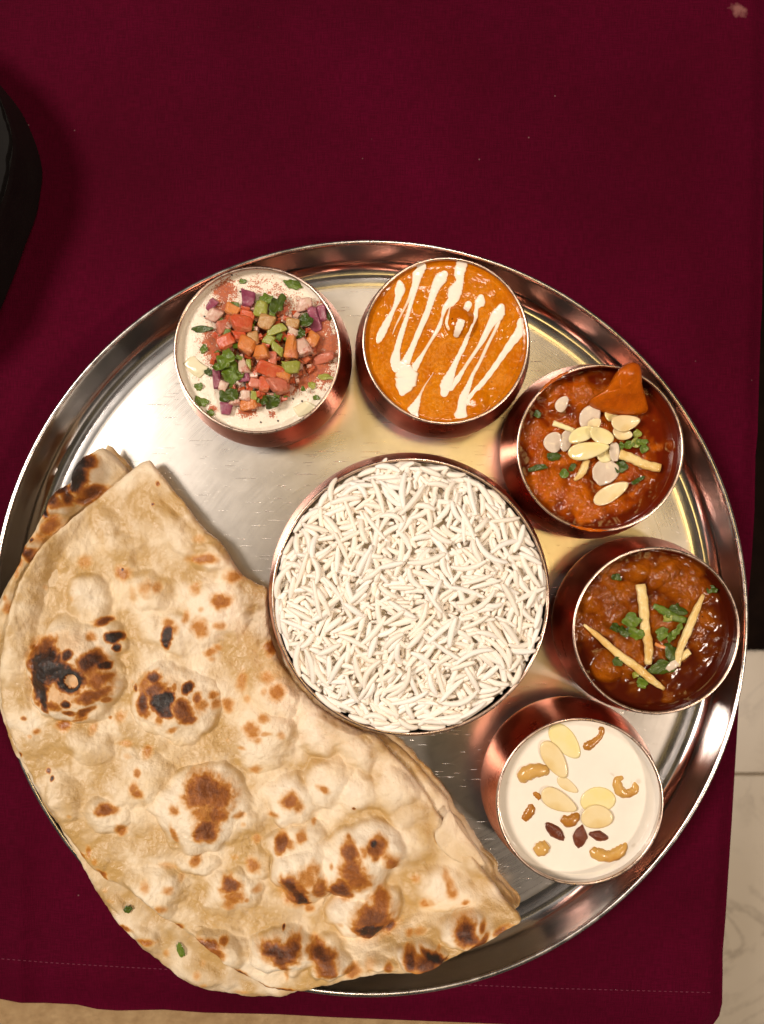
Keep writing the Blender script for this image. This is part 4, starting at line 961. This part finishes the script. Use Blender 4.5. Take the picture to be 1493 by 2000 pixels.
def bread(name, outline, c, lift, thick, S, Bm, O, mat, na=1000, nr=210, seed=0.0, extra=None, rough=1.0):
    bx, by = poly_radial(np.array(outline, float), c, na)
    k = np.arange(na); bx = bx+2.2*rough*fbm(bx/22+seed, by/22, 3); by = by+2.2*rough*fbm(bx/22+40, by/22+seed, 3)
    ts = np.concatenate([np.linspace(0, .93, nr-14), np.linspace(.937, 1.0, 14)])
    PX = c[0]+np.outer(ts[1:], bx-c[0]); PY = c[1]+np.outer(ts[1:], by-c[1])
    px = np.concatenate([[c[0]], PX.ravel()]); py = np.concatenate([[c[1]], PY.ravel()])
    tt = np.concatenate([[0], np.repeat(ts[1:], na)])
    R = np.concatenate([[300], np.tile(np.hypot(bx-c[0], by-c[1]), len(ts)-1)]); dedge = (1-tt)*R   # px to the edge along the ray
    z0 = base_z(px, py)+lift
    edge = np.sqrt(np.clip(1-(1-np.clip(dedge/16, 0, 1))**2, 0, 1))
    bm_ = bumps_f(px, py, Bm)*sstep(0, 20, dedge)
    und = .0024*fbm(px/85+seed, py/85, 4)+.00032*fbm(px/24+seed, py/24+3, 3)+.00022*fbm(px/7, py/7+seed, 2)
    z = z0+thick*(.35+.65*edge)+bm_+und*(.4+.6*edge)
    ch = spots_f(px, py, S)
    if extra is not None: z, ch = extra(px, py, z, ch)
    oil = np.clip(sstep(-.25, .5, fbm(px/95+seed+7, py/95+2, 4)+.18)-.95*sstep(.0008, .004, bm_)+.25*sstep(.0004, -.0018, und), 0, 1)  # oil patches; hollows between blisters get extra, painting in their shade
    for (x, y, rx, ry) in O: oil = np.maximum(oil, np.exp(-((px-x)/rx)**2-((py-y)/ry)**2))
    X, Y = Wn(px, py, z0+thick)
    V = np.stack([X, Y, z], 1)
    f = [(0, 1+i, 1+(i+1) % na) for i in range(na)]
    for j in range(len(ts)-2):
        b = 1+j*na
        f += [(b+i, b+na+i, b+na+(i+1) % na, b+(i+1) % na) for i in range(na)]
    # underside
    n0 = len(V); lastb = 1+(len(ts)-2)*na
    us_ = (1.0, .97, .8, .5, .2); uv = []
    for t in us_:
        ux = c[0]+(bx-c[0])*t; uy = c[1]+(by-c[1])*t; uz = base_z(ux, uy)+lift
        zz = uz if t < 1 else np.minimum(uz+.0006, z[lastb:lastb+na]-.0004); a_, b_ = Wn(ux, uy, uz+thick); uv.append(np.stack([a_, b_, zz], 1))
    V = np.vstack([V]+uv)
    rows = [lastb]+[n0+i*na for i in range(len(us_))]
    for a_, b_ in zip(rows[:-1], rows[1:]):
        f += [(a_+i, b_+i, b_+(i+1) % na, a_+(i+1) % na) for i in range(na)]
    f.append(tuple(rows[-1]+i for i in range(na)))
    orient = V[1:1+na]
    me = mesh(name, V, f)
    chx = np.concatenate([ch, np.tile(ch[lastb:lastb+na]*.6+.06, len(us_))]); oi = np.concatenate([oil, np.full(na*len(us_), .2)])
    attr(me, 'char', chx); attr(me, 'oil', oi); attr(me, 'rise', np.concatenate([np.clip(sstep(.0008, .006, bm_)+.6*fbm(px/50, py/50+seed, 3), 0, 1), np.zeros(na*len(us_))]))
    bm = bmesh.new(); bm.from_mesh(me); bmesh.ops.recalc_face_normals(bm, faces=bm.faces); bm.to_mesh(me); bm.free()
    return link(name, me, M[mat], None)

TOPO = [(288, 898), (312, 925), (335, 955), (360, 985), (385, 1020), (405, 1040), (432, 1062), (455, 1100), (475, 1125), (500, 1140), (521, 1152), (522, 1190), (527, 1240), (545, 1290), (575, 1335), (612, 1375), (655, 1405), (700, 1428), (738, 1440), (770, 1478), (800, 1510), (838, 1560), (862, 1600), (905, 1645), (945, 1700), (985, 1755), (1021, 1801), (990, 1822), (940, 1850), (900, 1868), (862, 1888), (800, 1905), (740, 1908), (690, 1916), (640, 1930), (585, 1942), (540, 1938), (490, 1918), (445, 1890), (420, 1868), (380, 1838), (330, 1805), (285, 1770), (240, 1738), (205, 1722), (180, 1700), (160, 1680), (140, 1650), (100, 1592), (60, 1525), (30, 1465), (5, 1400), (-4, 1340), (-2, 1290), (8, 1225), (24, 1160), (48, 1110), (85, 1060), (130, 1020), (185, 975), (240, 930), (270, 905)]
TS = [  # char spots: x y rx ry rot strength
 (105,1285,40,30,-20,.95),(88,1330,22,42,0,.93),(130,1300,30,22,0,1.0),(100,1310,20,26,20,1.0),(155,1318,30,30,0,1.05),(97,1355,12,30,-10,.98),(75,1340,10,14,0,.85),(92,1262,30,16,-30,.75),(68,1292,10,16,0,.6),(150,1272,12,12,0,.9),(192,1285,18,22,20,.88),(212,1294,12,8,0,.95),(205,1320,24,18,0,.62),(195,1350,32,12,-18,.7),(145,1366,10,8,0,.9),(120,1370,16,12,0,.6),(146,1386,12,6,0,.7),(172,1386,20,7,-30,.72),(215,1362,10,8,0,.55),(228,1242,15,12,10,1.0),(234,1262,8,10,0,.95),(205,1212,16,7,-15,.8),(188,1238,12,10,30,.45),(140,1330,70,55,0,.30),(150,1250,40,25,0,.22),(125,1417,12,10,0,.6),(183,1422,8,12,20,.35),(233,1400,12,14,0,.36),(72,1428,8,6,0,.5),(48,1402,7,5,0,.6),(215,1402,4,4,0,.5),(160,1402,22,5,-20,.5),
 (307,1318,14,11,0,.85),(300,1322,22,14,0,.5),(290,1335,16,18,0,.55),(312,1342,22,14,-20,.75),(322,1365,22,24,0,1.0),(336,1358,14,20,0,1.05),(330,1382,22,14,0,.9),(286,1368,12,24,8,.85),(269,1340,6,6,0,.75),(371,1340,12,12,0,.9),(347,1337,6,7,0,.5),(366,1378,16,20,-30,.75),(374,1398,14,12,0,.7),(392,1358,9,12,0,.65),(398,1374,14,16,0,.45),(420,1355,10,9,0,.5),(424,1372,11,12,0,.42),(445,1378,13,14,-20,.46),(343,1420,14,6,-30,.45),(318,1400,10,12,0,.5),(330,1360,60,45,0,.25),
 (331,1240,12,24,15,.95),(333,1215,12,10,0,.5),(346,1226,10,12,0,.45),(366,1203,9,14,15,.40),(393,1226,17,20,-10,.46),(432,1222,16,9,0,.40),(395,1188,6,6,0,.3),(434,1172,21,17,5,.55),(383,1150,12,14,10,.38),(412,1273,14,10,-20,.45),(425,1264,10,8,0,.42),(415,1287,8,6,0,.3),(472,1330,11,22,10,.40),(482,1366,8,8,0,.34),(530,1267,12,12,20,.6),(524,1322,14,14,20,.38),(543,1350,18,16,-20,.5),(518,1348,7,8,0,.3),(518,1398,12,11,0,.42),(495,1422,17,17,0,.48),(522,1428,14,5,0,.36),(508,1440,9,7,0,.4),(552,1430,8,10,0,.34),(400,1092,34,11,-4,.55),(390,1052,12,9,0,.3),(455,1126,20,13,0,.5),(240,1120,18,16,0,.5),(167,1096,14,14,0,.36),(290,1148,16,18,10,.36),(310,1146,9,14,-10,.38),(262,1160,8,18,0,.25),(145,1168,6,6,0,.2),(88,1148,6,6,0,.25),(260,1330,4,4,0,.2),
 (410,1530,34,26,15,.72),(435,1545,26,28,0,.62),(395,1548,28,16,0,.6),(432,1580,18,18,0,.62),(410,1608,22,22,0,.74),(410,1575,26,30,0,.5),(349,1570,12,12,-20,.48),(347,1618,8,20,-15,.5),(470,1586,12,9,0,.42),(477,1606,6,5,0,.3),(384,1677,12,12,0,.5),(385,1674,12,12,0,.5),
 (290,1467,12,14,20,.46),(273,1505,8,10,0,.48),(266,1535,10,14,20,.5),(274,1546,16,10,0,.56),(246,1453,16,7,0,.34),(252,1475,9,6,0,.24),(212,1577,18,11,10,.66),(237,1621,11,14,-10,.56),(172,1664,6,14,0,.5),(186,1683,7,8,0,.4),(139,1592,5,4,0,.3),(92,1508,6,6,0,.8),(103,1520,4,6,20,.95),(38,1475,5,5,0,.8),(60,1438,5,4,0,.4),
 (455,1720,18,16,0,.75),(460,1745,22,15,0,.52),(450,1758,16,12,0,.45),(440,1728,14,10,0,.4),(503,1733,10,8,0,.38),(484,1750,6,6,0,.4),(288,1725,10,12,10,.36),(333,1733,12,9,0,.38),(318,1768,12,10,0,.42),(355,1712,6,10,0,.28),(345,1815,12,6,-15,.66),(328,1690,18,6,10,.28),(497,1685,14,16,-30,.5),(503,1637,10,9,0,.38),(460,1672,8,6,0,.25),(500,1500,14,10,-20,.42),(475,1458,10,5,0,.34),(445,1445,4,4,0,.2),
 (568,1556,16,16,0,.60),(584,1568,13,14,0,.48),(536,1588,12,8,0,.44),(634,1535,15,8,35,.46),(552,1640,12,18,15,.72),(566,1640,16,10,0,.5),(592,1624,12,12,0,.54),(614,1603,5,6,0,.4),
 (572,1715,14,24,-30,.85),(590,1745,14,26,-35,.9),(580,1728,26,34,-25,.62),(612,1690,16,22,10,.45),(628,1722,14,24,0,.6),(602,1700,26,22,0,.45),(604,1772,10,10,0,.45),
 (685,1650,14,20,0,.7),(690,1685,22,30,-12,.66),(668,1722,22,22,-20,.8),(700,1700,28,20,20,.6),(682,1625,5,6,0,.5),(712,1712,10,8,0,.5),(731,1632,7,8,30,1.05),(736,1640,18,18,0,.7),(712,1645,10,14,0,.45),(757,1655,12,12,0,.42),(765,1672,14,16,0,.58),(650,1678,4,7,0,.4),
 (730,1775,32,24,-15,.75),(725,1800,36,18,5,.92),(745,1750,18,22,-20,.62),(762,1800,8,22,15,.75),(735,1790,36,34,0,.6),(665,1796,8,6,0,.25),
 (551,1838,34,16,8,.85),(560,1850,26,22,-10,.75),(556,1872,10,28,-8,.6),(575,1838,16,20,0,.78),(530,1855,22,14,10,.4),(560,1905,5,14,0,.4),
 (630,1850,26,16,25,.85),(640,1875,20,26,-10,.72),(625,1885,10,22,0,.55),(690,1895,18,16,0,.55),(722,1880,14,20,0,.3),(760,1888,11,12,0,.55),(760,1890,10,11,0,.6),
 (845,1858,28,10,22,1.0),(830,1868,26,16,0,.8),(800,1866,12,22,0,.85),(825,1885,30,12,-10,.5),(862,1868,12,7,30,.85),
 (908,1812,20,26,-12,.86),(915,1822,16,18,0,.75),(942,1804,8,13,0,.62),(935,1840,12,22,40,.72),(800,1820,10,10,0,.44),(820,1820,14,9,-20,.36),(828,1762,11,10,0,.46),(840,1760,9,10,0,.3),(878,1722,9,14,10,.44),(882,1738,13,12,0,.46),(872,1706,8,14,0,.40),(812,1712,10,8,-30,.36),(909,1758,8,8,0,.48),(858,1848,5,6,0,.4),(978,1820,14,9,-30,.62),(995,1810,10,6,0,.4),(985,1835,10,6,-30,.7),
 (412,1835,24,9,10,.72),(425,1850,14,16,-30,.62),(440,1828,10,8,0,.6),(418,1868,8,16,20,.5),(436,1885,12,8,0,.85),(470,1905,20,9,20,.9),(500,1925,30,6,15,.9),(540,1936,30,4,4,.85),(450,1895,12,6,30,.85),(200,1710,14,4,50,.6),(160,1672,10,3,45,.5),(310,1790,30,3,36,.35),
 (905,1610,5,10,-20,.5),(885,1600,4,10,-30,.4),(855,1640,5,8,0,.6),(308,945,4,5,0,.7),(300,985,3,3,0,.95),(241,1112,3,3,0,1.0),(556,1804,3,4,0,.9),(692,1575,3,4,0,.9)]
TB = [(148,1310,98,105,0,9.5),(200,1245,55,45,20,5),(345,1375,95,72,10,6.2),(395,1572,100,85,-20,7.5),(598,1700,72,68,-20,8),(690,1680,75,75,0,8.5),(715,1775,72,55,-15,8),(750,1650,50,52,0,6.5),(575,1640,58,42,-15,5),(555,1852,72,52,-10,7),(640,1868,45,48,0,5.5),(828,1866,52,34,5,6),(910,1818,52,42,-10,5),(170,1165,48,50,0,4),(292,1150,58,40,10,3),(350,1238,90,45,0,3),(430,1190,72,58,0,2.6),(455,1745,62,48,0,3.8),(572,1562,62,50,0,4.6),(645,1530,58,50,0,4),(705,1545,52,48,0,4),(268,1520,72,62,20,3.2),(300,1740,75,58,0,3.2),(215,1590,48,40,0,3),(510,1440,70,68,0,3.6),(860,1735,78,50,-10,3.2),(640,1430,62,50,0,3),(388,1678,45,36,0,3),(415,1090,55,30,0,2.5),(420,1850,52,32,20,3.6),(535,1360,52,52,0,2.8),(160,1450,60,40,0,2.2),(120,1560,50,40,0,2),(760,1540,60,48,0,2.8),(470,1610,44,34,0,2),(500,1690,44,40,0,2.4),(800,1650,60,50,0,2.2),(330,1020,90,30,50,2.0),(220,1040,80,26,60,1.6),(790,1590,50,36,30,2.4),(700,1470,50,30,30,2.2),(735,1895,48,26,0,2.2)]
TO = [(120,1170,60,70),(250,1290,30,70),(60,1250,30,60),(210,1500,50,40),(150,1550,50,60),(430,1800,80,50),(520,1790,70,40),(330,1640,60,40),(760,1455,40,30),(290,1000,60,40),(250,1090,60,30)]
def top_extra(px, py, z, ch):
    d = np.sqrt(((px-158)/12.5)**2+((py-1321)/14.0)**2)
    z = z-.0022*sstep(1.15, .8, d); ch = np.where(d < 1.0, .27, ch)
    ch = np.where((d >= 1.0) & (d < 1.5), np.maximum(ch, 1.05), ch)
    # torn crescent beside the cut
    d2 = np.hypot((px-930)/42, (py-1668)/52); t = sstep(1.0, .82, d2); z = z+.0022*t*sstep(1, .2, d2/1.1)
    return z, ch
nb = bread('naan_bread', TOPO, (420, 1480), .0052, .0034, TS, TB, TO, 'naan', 1150, 260, 1.0, top_extra)
tag(nb, 'large blistered half-round naan lying on top beside the rice bowl', 'bread', 'naan breads')
LOWO = [(256, 928), (236, 905), (214, 884), (196, 873), (176, 884), (158, 894), (144, 912), (139, 938), (128, 946), (108, 956), (92, 976), (80, 1000), (66, 1034), (46, 1068), (32, 1106), (14, 1136), (0, 1160), (-22, 1215), (-26, 1290), (-6, 1390), (40, 1500), (100, 1600), (150, 1680), (176, 1728), (204, 1775), (234, 1812), (290, 1866), (358, 1920), (430, 1944), (520, 1952), (600, 1934), (680, 1900), (800, 1870), (900, 1830), (1000, 1782), (1010, 1770), (990, 1736), (968, 1715), (962, 1690), (930, 1655), (905, 1612), (884, 1590), (872, 1560), (850, 1535), (800, 1478), (752, 1440), (690, 1410), (630, 1370), (580, 1310), (545, 1240), (480, 1140), (400, 1050), (330, 980)]
LS = [(160,918,26,34,20,1.0),(150,945,16,20,0,1.0),(178,905,14,16,0,.85),(182,962,28,12,-15,.8),(165,978,18,8,0,.75),(136,972,10,22,-10,.85),(118,955,20,12,0,.9),(104,975,16,14,0,.85),(90,1000,10,14,20,1.0),(86,996,14,16,0,.9),(118,985,14,8,0,.6),(106,1026,22,18,-20,.6),(96,1035,14,12,0,.55),(63,1055,4,4,0,.95),(58,1078,26,10,5,.8),(70,1090,18,8,0,.72),(40,1100,8,10,0,.5),(34,1120,6,12,0,.45),(14,1168,6,6,0,.5),(20,1185,9,14,0,.5),(44,1140,6,8,0,.4),(80,1050,20,14,0,.4),
 (244,1812,14,5,20,.6),(290,1835,18,7,5,.55),(325,1862,8,8,0,.36),(388,1898,8,8,0,.34),(400,1920,8,6,0,.34),(250,1815,8,5,0,.5),(396,1880,6,5,0,.25),(215,1760,10,4,0,.2),(205,1740,6,4,0,.25),(470,1940,14,5,0,.3)]
LB = [(165,925,40,42,0,4.5),(115,975,36,32,0,4),(105,1030,42,32,-20,3.6),(62,1085,42,22,0,3.4),(20,1185,40,50,0,2.2),(290,1838,50,25,30,1.6),(400,1905,60,28,20,1.8),(215,1760,40,20,50,1.4)]
lb = bread('naan_bread', LOWO, (430, 1500), .0006, .0036, LS, LB, [(60, 1150, 60, 80)], 'naan2', 820, 120, 6.0)
tag(lb, 'second naan with charred corner peeking out underneath the top naan', 'bread', 'naan breads')
# folded under-layer of the lower bread, seen along its cut side
FOL = [(p[0]+(10 if p[0] > 180 and p[1] < 1000 else (9 if p[0] > 720 and p[1] < 1780 else 0)), p[1]-(4 if p[1] < 1000 else (6 if p[0] > 720 and p[1] < 1780 else 0))) for p in LOWO if True]
FOL = [(430+(x-430)*(1.0 if (x > 185 and y < 960) or (x > 720 and y < 1790) else .93), 1500+(y-1500)*(1.0 if (x > 185 and y < 960) or (x > 720 and y < 1790) else .93)) for x, y in FOL]
fl = bread('folded_layer', FOL, (430, 1500), -.0014, .0022, [(905, 1640, 30, 8, 50, .35), (960, 1710, 20, 8, 50, .4)], [], [], 'naan2', 500, 40, 9.0, None, 2.2)
fl.parent = lb
# green herb fleck on the lower bread, flap torn at the cut of the upper one
class Flat:
    pass
def px_leaf(px, py, l, w, rot, z, label, mat='herbdark'):
    cnt[0] += 1; u = (CAM_Z-z)/FPX; me = slab('herb_leaf', lobed_outline(l*u, w*u, 26, cnt[0], .2), .0004, 0, .0006, 250, cnt[0]*.7)
    o = link('herb_leaf', me, M[mat], None, W(px, py, z), (0, 0, math.radians(rot))); tag(o, label, 'herb'); return o
px_leaf(353, 1856, 30, 13, -65, float(base_z(np.array([353.]), np.array([1856.]))[0])+.0054, 'dark green herb fleck on the lower naan near the bottom hem', 'herb')
px_leaf(250, 1776, 16, 15, 0, float(base_z(np.array([250.]), np.array([1776.]))[0])+.0050, 'grey-green herb bit on the lower naan at the edge of the upper one')
fz = lambda x, y: float(base_z(np.array([x]), np.array([y]))[0])+.0052+.0034
FP = crom(np.array([(868, 1598), (880, 1585), (890, 1600), (905, 1625), (925, 1650), (950, 1690), (930, 1692), (900, 1684), (872, 1668), (853, 1645), (850, 1625), (862, 1612), (868, 1598)], float), 4)[:-1]
fc_ = FP.mean(0); zc = fz(*fc_)+.0009; u = (CAM_Z-zc)/FPX
fm = slab('torn_flap', np.stack([(FP[:, 0]-fc_[0])*u, -(FP[:, 1]-fc_[1])*u], 1), .0012, .0004, .0022, 130, 3.0, dome=.0012)
attr(fm, 'char', np.zeros(len(fm.vertices))); attr(fm, 'oil', np.full(len(fm.vertices), .25))
bm = bmesh.new(); bm.from_mesh(fm); bmesh.ops.recalc_face_normals(bm, faces=bm.faces); bm.to_mesh(fm); bm.free()
tf = link('torn_flap', fm, M['naan'], nb, W(fc_[0], fc_[1], zc), (math.radians(-6), math.radians(5), 0))
